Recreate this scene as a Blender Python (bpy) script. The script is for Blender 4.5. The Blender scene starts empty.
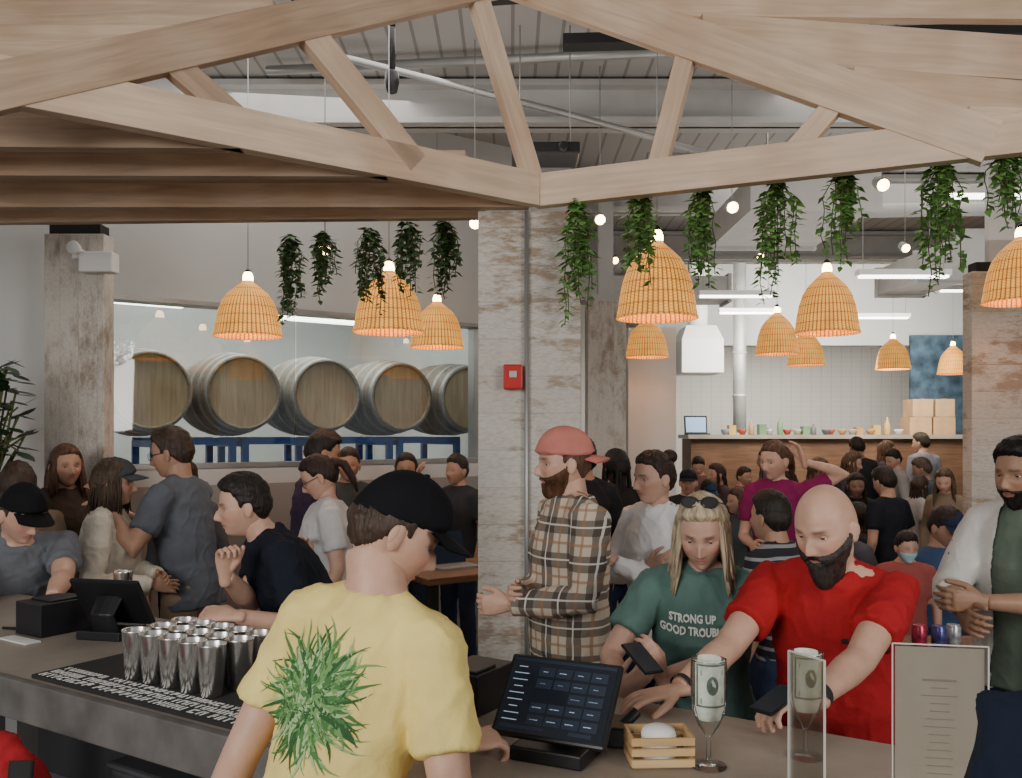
import bpy, math, random, bmesh, time
from mathutils import Vector, Matrix, noise
from mathutils.bvhtree import BVHTree
T0=time.time()
random.seed(7)
V=Vector
H=1.75; F=900.0; HY=432.0
def W(px,py,d): return V(((px-511)/F*d, d, H-(py-HY)/F*d))
COL=bpy.context.scene.collection
# ------------------------------------------------------------- materials
def newmat(name):
    m=bpy.data.materials.new(name); m.use_nodes=True
    nt=m.node_tree; b=nt.nodes['Principled BSDF']
    return m,nt,b
def rgba(c,f=1.0): return (min(1,c[0]*f),min(1,c[1]*f),min(1,c[2]*f),1)
def MAT(name,col,rough=.6,metal=0,var=.15,vs=6,bump=0,bs=60,stretch=(1,1,1),tint=False,emit=None,es=0,alpha=1,trans=0,ior=1.45,spec=None,sheen=0):
    m,nt,b=newmat(name); N=nt.nodes; L=nt.links
    tc=N.new('ShaderNodeTexCoord'); mp=N.new('ShaderNodeMapping'); mp.inputs['Scale'].default_value=stretch
    L.new(tc.outputs['Object'],mp.inputs['Vector'])
    nz=N.new('ShaderNodeTexNoise'); nz.inputs['Scale'].default_value=vs; nz.inputs['Detail'].default_value=5
    L.new(mp.outputs['Vector'],nz.inputs['Vector'])
    cr=N.new('ShaderNodeValToRGB'); cr.color_ramp.elements[0].position=.3; cr.color_ramp.elements[1].position=.7
    cr.color_ramp.elements[0].color=rgba(col,1-var); cr.color_ramp.elements[1].color=rgba(col,1+var)
    L.new(nz.outputs['Fac'],cr.inputs['Fac']); out=cr.outputs['Color']
    if tint:
        at=N.new('ShaderNodeAttribute'); at.attribute_name='tint'
        mx=N.new('ShaderNodeMix'); mx.data_type='RGBA'; mx.blend_type='MULTIPLY'; mx.inputs[0].default_value=1
        L.new(out,mx.inputs[6]); L.new(at.outputs['Color'],mx.inputs[7]); out=mx.outputs[2]
    L.new(out,b.inputs['Base Color'])
    b.inputs['Roughness'].default_value=rough; b.inputs['Metallic'].default_value=metal
    b.inputs['Alpha'].default_value=alpha; b.inputs['Transmission Weight'].default_value=trans; b.inputs['IOR'].default_value=ior
    if spec is not None: b.inputs['Specular IOR Level'].default_value=spec
    if sheen: b.inputs['Sheen Weight'].default_value=sheen
    if emit: b.inputs['Emission Color'].default_value=(*emit,1); b.inputs['Emission Strength'].default_value=es
    if bump:
        n2=N.new('ShaderNodeTexNoise'); n2.inputs['Scale'].default_value=bs; n2.inputs['Detail'].default_value=3
        L.new(mp.outputs['Vector'],n2.inputs['Vector'])
        bp=N.new('ShaderNodeBump'); bp.inputs['Strength'].default_value=bump; bp.inputs['Distance'].default_value=.01
        L.new(n2.outputs['Fac'],bp.inputs['Height']); L.new(bp.outputs['Normal'],b.inputs['Normal'])
    return m
_fab={}
def FAB(col,name='fabric'):
    k=(col,name)
    if k not in _fab: _fab[k]=MAT(name,col,.85,var=.12,vs=9,bump=.3,bs=45,spec=.2)
    return _fab[k]
_skn={}
def SKIN(col):
    if col not in _skn: _skn[col]=MAT('skin',col,.45,var=.09,vs=22,bump=.08,bs=160,tint=True,spec=.4)
    return _skn[col]
_hr={}
def HAIR(col):
    if col not in _hr: _hr[col]=MAT('hair_strands',col,.5,var=.5,vs=60,bump=.6,bs=140,stretch=(1,1,.12),spec=.35)
    return _hr[col]
def WOOD(name,col,var=.2,scale=3,rough=.6,axis=0):
    st=[14,14,14]; st[axis]=1
    m,nt,b=newmat(name); N=nt.nodes; L=nt.links
    tc=N.new('ShaderNodeTexCoord'); mp=N.new('ShaderNodeMapping'); mp.inputs['Scale'].default_value=st
    oi=N.new('ShaderNodeObjectInfo'); ad=N.new('ShaderNodeVectorMath'); ad.operation='ADD'
    ml=N.new('ShaderNodeMath'); ml.operation='MULTIPLY'; ml.inputs[1].default_value=37
    L.new(oi.outputs['Random'],ml.inputs[0]); L.new(tc.outputs['Object'],ad.inputs[0]); L.new(ml.outputs[0],ad.inputs[1])
    L.new(ad.outputs[0],mp.inputs['Vector'])
    nz=N.new('ShaderNodeTexNoise'); nz.inputs['Scale'].default_value=scale; nz.inputs['Detail'].default_value=8; nz.inputs['Distortion'].default_value=.6
    L.new(mp.outputs['Vector'],nz.inputs['Vector'])
    cr=N.new('ShaderNodeValToRGB'); e=cr.color_ramp.elements
    e[0].position=.3; e[1].position=.72; e[0].color=rgba(col,1-var); e[1].color=rgba(col,1+var)
    L.new(nz.outputs['Fac'],cr.inputs['Fac'])
    n3=N.new('ShaderNodeTexNoise'); n3.inputs['Scale'].default_value=2.2; L.new(ad.outputs[0],n3.inputs['Vector'])
    mx=N.new('ShaderNodeMix'); mx.data_type='RGBA'; mx.blend_type='MULTIPLY'; mx.inputs[0].default_value=.6
    c2=N.new('ShaderNodeValToRGB'); c2.color_ramp.elements[0].color=(.70,.59,.50,1); c2.color_ramp.elements[0].position=.38; c2.color_ramp.elements[1].position=.6
    L.new(n3.outputs['Fac'],c2.inputs['Fac']); L.new(cr.outputs['Color'],mx.inputs[6]); L.new(c2.outputs['Color'],mx.inputs[7])
    vo=N.new('ShaderNodeTexVoronoi'); vo.inputs['Scale'].default_value=2.6; L.new(ad.outputs[0],vo.inputs['Vector'])
    kn=mathn(nt,'MULTIPLY',mathn(nt,'LESS_THAN',vo.outputs['Distance'],.035),.6)
    out=mixc(nt,kn,mx.outputs[2],tuple(x*.35 for x in col))
    L.new(out,b.inputs['Base Color']); b.inputs['Roughness'].default_value=rough
    bp=N.new('ShaderNodeBump'); bp.inputs['Strength'].default_value=.15; bp.inputs['Distance'].default_value=.005
    L.new(nz.outputs['Fac'],bp.inputs['Height']); L.new(bp.outputs['Normal'],b.inputs['Normal'])
    return m
def EMI(name,col,s):
    m,nt,b=newmat(name); b.inputs['Base Color'].default_value=(*col,1)
    b.inputs['Emission Color'].default_value=(*col,1); b.inputs['Emission Strength'].default_value=s
    return m
def mathn(nt,op,a,b_=None):
    n=nt.nodes.new('ShaderNodeMath'); n.operation=op
    for i,x in enumerate((a,b_)):
        if x is None: continue
        if isinstance(x,(int,float)): n.inputs[i].default_value=x
        else: nt.links.new(x,n.inputs[i])
    return n.outputs[0]
def mixc(nt,fac,a,b_,bt='MIX'):
    n=nt.nodes.new('ShaderNodeMix'); n.data_type='RGBA'; n.blend_type=bt
    for i,x in ((0,fac),(6,a),(7,b_)):
        if isinstance(x,(int,float)): n.inputs[i].default_value=x
        elif isinstance(x,tuple): n.inputs[i].default_value=(*x,1)
        else: nt.links.new(x,n.inputs[i])
    return n.outputs[2]
def stripe(nt,co,freq,off,w):
    x=mathn(nt,'MULTIPLY',co,freq); x=mathn(nt,'ADD',x,off+100); x=mathn(nt,'FRACT',x)
    return mathn(nt,'LESS_THAN',x,w)
def PLAID():
    m,nt,b=newmat('plaid_flannel'); N=nt.nodes
    tc=N.new('ShaderNodeTexCoord'); sp=N.new('ShaderNodeSeparateXYZ'); nt.links.new(tc.outputs['Object'],sp.inputs[0])
    h=mathn(nt,'ADD',mathn(nt,'MULTIPLY',sp.outputs[0],.8),mathn(nt,'MULTIPLY',sp.outputs[1],.75)); z=sp.outputs[2]
    fr=8.0
    c=mixc(nt,mathn(nt,'MULTIPLY',stripe(nt,h,fr,0,.45),.72),(.62,.52,.40),(.045,.032,.028))
    c=mixc(nt,mathn(nt,'MULTIPLY',stripe(nt,z,fr,0,.45),.72),c,(.045,.032,.028))
    c=mixc(nt,mathn(nt,'MULTIPLY',stripe(nt,h,fr,.3,.08),.7),c,(.35,.17,.08))
    c=mixc(nt,mathn(nt,'MULTIPLY',stripe(nt,z,fr,.3,.08),.7),c,(.35,.17,.08))
    c=mixc(nt,mathn(nt,'MULTIPLY',stripe(nt,h,fr,.78,.05),.7),c,(.9,.85,.75))
    c=mixc(nt,mathn(nt,'MULTIPLY',stripe(nt,z,fr,.78,.05),.7),c,(.9,.85,.75))
    nt.links.new(c,b.inputs['Base Color']); b.inputs['Roughness'].default_value=.9
    return m
def STRIPED():
    m,nt,b=newmat('striped_knit'); N=nt.nodes
    tc=N.new('ShaderNodeTexCoord'); sp=N.new('ShaderNodeSeparateXYZ'); nt.links.new(tc.outputs['Object'],sp.inputs[0])
    c=mixc(nt,stripe(nt,sp.outputs[2],22,0,.3),(.02,.02,.03),(.3,.3,.3))
    nt.links.new(c,b.inputs['Base Color']); b.inputs['Roughness'].default_value=.9
    return m
def WEATHERED(name,lo,hi,p0,p1,vert=False):
    m,nt,b=newmat(name); N=nt.nodes; L=nt.links
    tc=N.new('ShaderNodeTexCoord'); sp=N.new('ShaderNodeSeparateXYZ'); L.new(tc.outputs['Object'],sp.inputs[0])
    z=mathn(nt,'ADD',sp.outputs[0],mathn(nt,'MULTIPLY',sp.outputs[1],.37)) if vert else sp.outputs[2]; fq=9.0 if vert else 6.0
    row=mathn(nt,'FLOOR',mathn(nt,'MULTIPLY',z,fq))
    mp=N.new('ShaderNodeMapping'); mp.inputs['Scale'].default_value=(3.2,3.2,1.2) if vert else (.9,.9,3.2)
    cb=N.new('ShaderNodeCombineXYZ'); L.new(mathn(nt,'MULTIPLY',row,3.7),cb.inputs[2 if vert else 0])
    va=N.new('ShaderNodeVectorMath'); va.operation='ADD'; L.new(tc.outputs['Object'],va.inputs[0]); L.new(cb.outputs[0],va.inputs[1])
    L.new(va.outputs[0],mp.inputs[0])
    n1=N.new('ShaderNodeTexNoise'); n1.inputs['Scale'].default_value=5; n1.inputs['Detail'].default_value=12; n1.inputs['Roughness'].default_value=.80; L.new(mp.outputs[0],n1.inputs['Vector'])
    n2=N.new('ShaderNodeTexNoise'); n2.inputs['Scale'].default_value=45; n2.inputs['Detail'].default_value=6; L.new(mp.outputs[0],n2.inputs['Vector'])
    n4=N.new('ShaderNodeTexNoise'); n4.inputs['Scale'].default_value=3.2; n4.inputs['Detail'].default_value=3; L.new(tc.outputs['Object'],n4.inputs['Vector'])
    ff=mathn(nt,'ADD',mathn(nt,'MULTIPLY',n1.outputs['Fac'],.65),mathn(nt,'MULTIPLY',n4.outputs['Fac'],.35))
    cr=N.new('ShaderNodeValToRGB'); e=cr.color_ramp.elements; e[0].position=p0; e[1].position=p1
    e[0].color=(*lo,1); e[1].color=(*hi,1); L.new(ff,cr.inputs[0])
    c3=N.new('ShaderNodeValToRGB'); c3.color_ramp.elements[0].color=(.78,.73,.67,1); c3.color_ramp.elements[0].position=.35; c3.color_ramp.elements[1].position=.6
    L.new(n2.outputs['Fac'],c3.inputs[0])
    c=mixc(nt,.75,cr.outputs[0],c3.outputs[0],'MULTIPLY')
    tone=mathn(nt,'FRACT',mathn(nt,'MULTIPLY',mathn(nt,'SINE',mathn(nt,'MULTIPLY',row,12.9)),43.7))
    c=mixc(nt,mathn(nt,'MULTIPLY',tone,.25),c,tuple((a+b2)/2*.85 for a,b2 in zip(lo,hi)))
    seam=mathn(nt,'MULTIPLY',stripe(nt,z,fq,0,.018),.4)
    c=mixc(nt,seam,c,(.16,.12,.09)); L.new(c,b.inputs['Base Color']); b.inputs['Roughness'].default_value=.85
    return m
def GRIDM(name,c1,c2,sx,sz,w=.06,rough=.5,hz=True):
    m,nt,b=newmat(name); N=nt.nodes
    tc=N.new('ShaderNodeTexCoord'); sp=N.new('ShaderNodeSeparateXYZ'); nt.links.new(tc.outputs['Object'],sp.inputs[0])
    c=mixc(nt,stripe(nt,sp.outputs[0],sx,0,w),c1,c2)
    if hz: c=mixc(nt,stripe(nt,sp.outputs[2],sz,0,w),c,c2)
    nz=N.new('ShaderNodeTexNoise'); nz.inputs['Scale'].default_value=2; nt.links.new(tc.outputs['Object'],nz.inputs['Vector'])
    c=mixc(nt,mathn(nt,'MULTIPLY',nz.outputs['Fac'],.2),c,tuple(x*.7 for x in c1))
    nt.links.new(c,b.inputs['Base Color']); b.inputs['Roughness'].default_value=rough
    return m
def WICKER():
    m,nt,b=newmat('woven_rattan'); N=nt.nodes
    tc=N.new('ShaderNodeTexCoord'); sp=N.new('ShaderNodeSeparateXYZ'); nt.links.new(tc.outputs['Object'],sp.inputs[0])
    an=mathn(nt,'ARCTAN2',sp.outputs[1],sp.outputs[0]); an=mathn(nt,'MULTIPLY',an,48/6.2832)
    z=mathn(nt,'MULTIPLY',sp.outputs[2],130)
    s1=mathn(nt,'ABSOLUTE',mathn(nt,'SINE',mathn(nt,'MULTIPLY',an,3.1416)))
    s2=mathn(nt,'ABSOLUTE',mathn(nt,'SINE',mathn(nt,'MULTIPLY',mathn(nt,'ADD',z,mathn(nt,'FLOOR',an)),1.5708)))
    f=mathn(nt,'MULTIPLY',mathn(nt,'POWER',s1,.8),mathn(nt,'ADD',mathn(nt,'MULTIPLY',s2,.45),.55))
    hp=stripe(nt,sp.outputs[2],18,0,.14)
    f=mathn(nt,'MULTIPLY',f,mathn(nt,'SUBTRACT',1.0,mathn(nt,'MULTIPLY',hp,.45)))
    nz=N.new('ShaderNodeTexNoise'); nz.inputs['Scale'].default_value=9; nt.links.new(tc.outputs['Object'],nz.inputs['Vector'])
    f=mathn(nt,'MULTIPLY',f,mathn(nt,'ADD',mathn(nt,'MULTIPLY',nz.outputs['Fac'],.9),.55))
    c=mixc(nt,f,(.10,.022,.002),(.98,.44,.08))
    nt.links.new(c,b.inputs['Base Color']); nt.links.new(c,b.inputs['Emission Color']); b.inputs['Emission Strength'].default_value=1.1  # emission stands in for bulb light coming through the weave
    b.inputs['Roughness'].default_value=.7
    return m

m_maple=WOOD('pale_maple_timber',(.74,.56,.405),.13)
m_maple2=WOOD('shaded_maple_timber',(.50,.36,.25),.20)  # same maple, its colour darkened to paint in the left side's shade
m_weath=WEATHERED('whitewashed_boards',(.36,.27,.19),(.62,.59,.54),.43,.50)
m_weathb=WEATHERED('brown_weathered_boards',(.31,.24,.18),(.62,.585,.53),.39,.52,True)
m_wall=MAT('painted_white_plaster',(.56,.57,.56),.8,var=.04,vs=2)
m_wall2=MAT('bright_white_plaster',(.70,.70,.68),.8,var=.04,vs=2)
m_ceil=GRIDM('corrugated_steel_deck',(.40,.39,.375),(.22,.215,.205),6.5,1,.14,.6,False)
m_floor=MAT('polished_concrete',(.12,.11,.10),.45,var=.25,vs=2)
m_tile=GRIDM('white_wall_tile',(.84,.81,.74),(.66,.63,.57),6,12,.06,.3)
m_conc=MAT('cast_concrete_top',(.31,.265,.215),.38,var=.2,vs=4,bump=.08,bs=40)
m_concd=MAT('dark_concrete_edge',(.13,.12,.11),.7,var=.3,vs=9)
m_dark=MAT('dark_panel',(.02,.02,.022),.6)
m_black=MAT('black_plastic',(.012,.012,.014),.38,var=.1)
m_blk2=MAT('matte_black',(.02,.02,.02),.8)
m_steel=MAT('polished_steel',(.88,.85,.82),.24,1,var=.05,vs=20)
m_galv=MAT('galvanised_steel',(.40,.40,.39),.45,.7,var=.1)
m_white=MAT('white_enamel',(.75,.74,.72),.5,var=.03)
m_duct=MAT('white_duct',(.45,.445,.43),.6,var=.06)
m_spot=MAT('grey_spot_housing',(.25,.25,.24),.5)
m_blue=MAT('blue_painted_steel',(.02,.10,.38),.4,var=.2)
m_red=MAT('red_enamel',(.50,.02,.015),.35)
m_oak=WOOD('oak_staves',(.26,.215,.16),.3,axis=1)
m_oakh=WOOD('oak_barrel_head',(.60,.47,.31),.2,axis=2)
m_hoop=MAT('galvanised_hoop',(.36,.37,.38),.5,.5,var=.2)
m_leaf=MAT('ivy_leaf',(.16,.33,.08),.5,var=.5,vs=30)
m_leafd=MAT('dark_leaf',(.055,.12,.035),.5,var=.5,vs=20)
m_stem=MAT('vine_stem',(.08,.09,.03),.7)
m_wick=WICKER()
m_bulb=EMI('warm_bulb',(1,.66,.30),22)
m_tube=EMI('cool_tube',(1,.96,.90),8)
m_counterw=WOOD('walnut_counter_front',(.20,.105,.055),.3)
m_cardb=MAT('cardboard',(.40,.25,.13),.8)
m_pine=WOOD('pine_slat',(.66,.45,.22),.15)
m_eyew=MAT('eye_white',(.72,.70,.68),.25,var=.02); m_iris=MAT('eye_iris',(.03,.02,.015),.15)
m_ink=MAT('print_ink',(.02,.012,.012),.7)
m_inkw=MAT('white_print',(.84,.84,.80),.7,var=.03)
m_screen=MAT('dark_glass_screen',(.008,.01,.014),.15,emit=(.01,.014,.02),es=.6)
m_tileui=EMI('screen_tile',(.010,.016,.028),.6); m_txtui=EMI('screen_text',(.30,.40,.52),.7)
m_bill=MAT('banknote',(.74,.77,.66),.8,var=.14,vs=60); m_billd=MAT('banknote_ink',(.16,.20,.15),.8,var=.3,vs=80)
m_bluemur=MAT('blue_mural',(.06,.11,.16),.8,var=.6,vs=6)
def GLASS(name,col=(1,1,1),rough=.02,add=0.0,fac=1.0):
    m=bpy.data.materials.new(name); m.use_nodes=True; nt=m.node_tree; N=nt.nodes; N.clear()
    o=N.new('ShaderNodeOutputMaterial'); t=N.new('ShaderNodeBsdfTransparent'); t.inputs[0].default_value=(*col,1)
    g=N.new('ShaderNodeBsdfGlossy'); g.inputs['Roughness'].default_value=rough
    fr=N.new('ShaderNodeFresnel'); fr.inputs[0].default_value=1.45
    nz=N.new('ShaderNodeTexNoise'); nz.inputs['Scale'].default_value=3
    fm=mathn(nt,'MULTIPLY',fr.outputs[0],fac); a=mathn(nt,'ADD',mathn(nt,'MULTIPLY',nz.outputs['Fac'],.02),fm); a=mathn(nt,'ADD',a,add)
    mx=N.new('ShaderNodeMixShader'); nt.links.new(a,mx.inputs[0]); nt.links.new(t.outputs[0],mx.inputs[1]); nt.links.new(g.outputs[0],mx.inputs[2]); nt.links.new(mx.outputs[0],o.inputs[0])
    return m
m_glass=GLASS('clear_glass',(.97,.98,.98),.02,.0,.9); m_wglass=GLASS('window_glass',(.86,.89,.88),.02,.02,.8); m_acr=GLASS('acrylic_sheet',(.93,.93,.91),.10,.04,.55)
def SHEET():
    m=bpy.data.materials.new('translucent_menu_sheet'); m.use_nodes=True; nt=m.node_tree; b=nt.nodes['Principled BSDF']; N=nt.nodes
    nz=N.new('ShaderNodeTexNoise'); nz.inputs['Scale'].default_value=4
    c=mixc(nt,nz.outputs['Fac'],(.66,.59,.51),(.76,.69,.61)); nt.links.new(c,b.inputs['Base Color']); b.inputs['Roughness'].default_value=.45; b.inputs['Alpha'].default_value=.84
    return m
m_sheet=SHEET()
# ------------------------------------------------------------- mesh builder
class MB:
    def __init__(s): s.v=[];s.f=[];s.m=[];s.c={}
    def add(s,vs,fs,m=0,cols=None):
        o=len(s.v); s.v+=[V(v) for v in vs]; s.f+=[tuple(i+o for i in f) for f in fs]; s.m+=[m]*len(fs)
        if cols:
            for i,c in enumerate(cols): s.c[o+i]=c
        return s
    def box(s,c,size,R=None,m=0):
        c=V(c); hx,hy,hz=[x/2 for x in size]; vs=[]
        for x in(-hx,hx):
            for y in(-hy,hy):
                for z in(-hz,hz):
                    p=V((x,y,z)); p=(R@p if R else p)+c; vs.append(p)
        return s.add(vs,[(0,1,3,2),(4,6,7,5),(0,4,5,1),(2,3,7,6),(0,2,6,4),(1,5,7,3)],m)
    def tube(s,pts,rad,seg=12,m=0,side=None,cap=True,rnd=False):
        pts=[V(p) for p in pts]; n=len(pts); rad=[r if isinstance(r,tuple) else (r,r) for r in (rad if isinstance(rad,list) else [rad]*n)]
        if rnd:
            t0=(pts[0]-pts[1]).normalized(); t1=(pts[-1]-pts[-2]).normalized()
            a,b=rad[0],rad[-1]; m0=min(a);m1=min(b)
            pts=[pts[0]+t0*m0*.85]+[pts[0]+t0*m0*.5]+pts+[pts[-1]+t1*m1*.5]+[pts[-1]+t1*m1*.85]
            rad=[(a[0]*.5,a[1]*.5),(a[0]*.86,a[1]*.86)]+rad+[(b[0]*.86,b[1]*.86),(b[0]*.5,b[1]*.5)]; n=len(pts)
        vs=[];sd=V(side) if side is not None else None
        for i in range(n):
            t=(pts[min(i+1,n-1)]-pts[max(i-1,0)]).normalized()
            if sd is None:
                sd=V((1,0,0)) if abs(t.x)<.8 else V((0,1,0))
            q=sd-t*sd.dot(t)
            if q.length<1e-4: q=V((0,0,1)) if abs(t.z)<.8 else V((0,1,0)); q=q-t*q.dot(t)
            q.normalize(); 
            if side is None: sd=q
            u=t.cross(q)
            for k in range(seg):
                a=2*math.pi*k/seg; vs.append(pts[i]+q*math.cos(a)*rad[i][0]+u*math.sin(a)*rad[i][1])
        fs=[(i*seg+k,i*seg+(k+1)%seg,(i+1)*seg+(k+1)%seg,(i+1)*seg+k) for i in range(n-1) for k in range(seg)]
        if cap: fs+=[tuple(range(seg))[::-1],tuple((n-1)*seg+k for k in range(seg))]
        return s.add(vs,fs,m)
    def lathe(s,prof,seg=24,m=0,c=(0,0,0),R=None,capa=True):
        c=V(c); vs=[]
        for r,z in prof:
            for k in range(seg):
                a=2*math.pi*k/seg; p=V((r*math.cos(a),r*math.sin(a),z)); vs.append((R@p if R else p)+c)
        n=len(prof); fs=[(i*seg+k,i*seg+(k+1)%seg,(i+1)*seg+(k+1)%seg,(i+1)*seg+k) for i in range(n-1) for k in range(seg)]
        if capa: fs+=[tuple(range(seg))[::-1],tuple((n-1)*seg+k for k in range(seg))]
        return s.add(vs,fs,m)
    def ell(s,c,r,seg=12,ring=8,m=0,R=None):
        c=V(c); vs=[];
        for i in range(ring+1):
            th=math.pi*i/ring
            for k in range(seg):
                a=2*math.pi*k/seg; p=V((r[0]*math.sin(th)*math.cos(a),r[1]*math.sin(th)*math.sin(a),r[2]*math.cos(th))); vs.append((R@p if R else p)+c)
        fs=[(i*seg+k,(i+1)*seg+k,(i+1)*seg+(k+1)%seg,i*seg+(k+1)%seg) for i in range(ring) for k in range(seg)]
        return s.add(vs,fs,m)
    def obj(s,name,mats,parent=None,loc=None,smooth=True,org=None,bev=0,rotz=0,rot=None):
        me=bpy.data.meshes.new(name); vs=s.v
        if org is not None: o=V(org); vs=[v-o for v in vs]
        me.from_pydata([tuple(v) for v in vs],[],s.f)
        for m in (mats if isinstance(mats,(list,tuple)) else [mats]): me.materials.append(m)
        me.polygons.foreach_set('material_index',s.m)
        if smooth: me.polygons.foreach_set('use_smooth',[True]*len(s.f))
        if s.c:
            ca=me.color_attributes.new('tint','FLOAT_COLOR','POINT')
            fl=[]
            for i in range(len(vs)): c=s.c.get(i,(1,1,1)); fl+=[c[0],c[1],c[2],1]
            ca.data.foreach_set('color',fl)
        me.update(); ob=bpy.data.objects.new(name,me); COL.objects.link(ob)
        if parent is not None: ob.parent=parent
        if org is not None and parent is None: ob.location=org
        if loc is not None: ob.location=loc
        if rotz: ob.rotation_euler=(0,0,rotz)
        if rot: ob.rotation_euler=rot
        if bev:
            b=ob.modifiers.new('bevel','BEVEL'); b.width=bev; b.segments=2; b.limit_method='ANGLE'
        return ob
def top(ob,label,cat=None,kind=None,group=None):
    ob['label']=label
    if cat: ob['category']=cat
    if kind: ob['kind']=kind
    if group: ob['group']=group
    return ob
def empty(name,loc,label,cat,group=None,rotz=0):
    e=bpy.data.objects.new(name,None); e.empty_display_size=.1; e.location=loc; e.rotation_euler=(0,0,rotz); COL.objects.link(e)
    return top(e,label,cat,None,group)
def clone(root,loc,rotz=None,label=None,scale=None):
    kids=[o for o in bpy.data.objects if o.parent==root]
    n=root.copy(); COL.objects.link(n); n.location=loc
    if rotz is not None: n.rotation_euler=(0,0,rotz)
    if scale: n.scale=scale
    if label: n['label']=label
    for k in kids:
        c=k.copy(); COL.objects.link(c); c.parent=n
    return n
def remesh(mb,vox,sm=4,wr=0,seed=0):
    me=bpy.data.meshes.new('t'); me.from_pydata([tuple(v) for v in mb.v],[],mb.f); ob=bpy.data.objects.new('t',me); COL.objects.link(ob)
    r=ob.modifiers.new('r','REMESH'); r.mode='VOXEL'; r.voxel_size=vox
    s=ob.modifiers.new('s','SMOOTH'); s.factor=.5; s.iterations=sm
    dg=bpy.context.evaluated_depsgraph_get(); ev=ob.evaluated_get(dg); m2=bpy.data.meshes.new_from_object(ev)
    vs=[v.co.copy() for v in m2.vertices]; fs=[tuple(p.vertices) for p in m2.polygons]
    if wr:
        for i,v in enumerate(m2.vertices):
            p=v.co; q=V((p.x*7+seed,p.y*7,p.z*11)); a=noise.noise(q); b=1-abs(noise.noise(V((p.x*9+p.z*7,p.y*9+seed,p.z*6-p.x*6))))*2
            d=1-abs(noise.noise(V((p.x*14-p.z*10,p.y*14,p.z*8+p.x*9+seed))))*3.2
            vs[i]=p+v.normal*(a*wr*.8+max(b,0)**2*wr*.7+max(d,0)**2*wr*.7-wr*.4)
    bpy.data.objects.remove(ob); bpy.data.meshes.remove(me); bpy.data.meshes.remove(m2)
    return vs,fs
def beam(name,a,b,w,h,mat,parent=None):
    a=V(a);b=V(b);d=b-a;Ln=d.length;x=d.normalized();y=V((0,0,1)).cross(x).normalized();z=x.cross(y)
    R=Matrix((x,y,z)).transposed()
    ob=MB().box((Ln/2,0,0),(Ln,w,h)).obj(name,mat,smooth=False,bev=.003)
    ob.rotation_euler=R.to_euler(); 
    if parent: ob.parent=parent; ob.location=a-parent.location
    else: ob.location=a
    return ob
def sm(a,b,x):
    t=max(0,min(1,(x-a)/(b-a))); return t*t*(3-2*t)
def text_geo(txt,size,align='CENTER',ext=0,bold=.016):
    cu=bpy.data.curves.new('t','FONT'); cu.body=txt; cu.size=size; cu.align_x=align; cu.extrude=ext; cu.resolution_u=2; cu.offset=size*bold
    ob=bpy.data.objects.new('t',cu); COL.objects.link(ob); dg=bpy.context.evaluated_depsgraph_get()
    me=bpy.data.meshes.new_from_object(ob.evaluated_get(dg)); vs=[v.co.copy() for v in me.vertices]; fs=[tuple(p.vertices) for p in me.polygons]
    bpy.data.objects.remove(ob); return vs,fs
# ------------------------------------------------------------- head
EX=math.exp
def hshape(x,y,z,fem):
    X=.077*x; Z=.119*z
    Y=.092*max(y,0)**.78 if y>=0 else -.102*(-y)**.92
    if z<0:
        X*=1-(.30 if not fem else .38)*(-z)**1.7
        if y<0 and z<-.15: Y*=1-.5*((-z-.15)/.85)
        if y>0: Y+=.006*y
    X*=1-.08*max(y,0)
    if y>.1:
        w=sm(.1,.5,y); ax=abs(X)
        f=.016*EX(-(X/.024)**2-((Z+.100)/.020)**2)
        zz=Z+.036; s=.030 if zz>0 else .009
        f+=.024*EX(-(X/(.0085+.003*sm(.02,-.005,zz)))**2)*EX(-(zz/s)**2)
        f+=.006*EX(-((ax-.012)/.006)**2-((Z+.040)/.008)**2)
        f-=.011*EX(-((ax-.032)/.015)**2-((Z-.001)/.012)**2)
        f+=.005*EX(-((ax-.026)/.02)**2-((Z-.021)/.008)**2)
        f+=.004*EX(-((ax-.045)/.014)**2-((Z+.03)/.016)**2)
        f+=.0055*EX(-(X/.02)**2-((Z+.0585)/.004)**2)+.006*EX(-(X/.017)**2-((Z+.069)/.0048)**2)
        f-=.004*EX(-(X/.023)**2-((Z+.0638)/.0022)**2)
        Y+=f*w
    return V((X,Y,Z))
def head_grid(nl,nm,fem):
    vs=[];ds=[]
    vs.append(hshape(0,0,1,fem)); ds.append((0,0,1))
    for i in range(1,nl):
        th=math.pi*i/nl
        for j in range(nm):
            ph=2*math.pi*j/nm
            ph=ph-.45*math.sin(ph)
            d=(math.sin(th)*math.sin(ph),math.sin(th)*math.cos(ph),math.cos(th)); ds.append(d); vs.append(hshape(*d,fem))
    vs.append(hshape(0,0,-1,fem)); ds.append((0,0,-1)); last=len(vs)-1
    fs=[]
    for j in range(nm):
        fs.append((0,1+(j+1)%nm,1+j)) ; fs.append((last,1+(nl-2)*nm+j,1+(nl-2)*nm+(j+1)%nm))
        for i in range(nl-2): fs.append((1+i*nm+j,1+i*nm+(j+1)%nm,1+(i+1)*nm+(j+1)%nm,1+(i+1)*nm+j))
    fs=[f[::-1] for f in fs]
    return vs,ds,fs
def interp(x,pts):
    if x<=pts[0][0]: return pts[0][1]
    for (a,b),(c,d) in zip(pts,pts[1:]):
        if x<=c: return b+(d-b)*(x-a)/(c-a)
    return pts[-1][1]
def outdir(p): return V((p.x/.077**2,p.y/.097**2,p.z/.119**2)).normalized()
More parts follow.
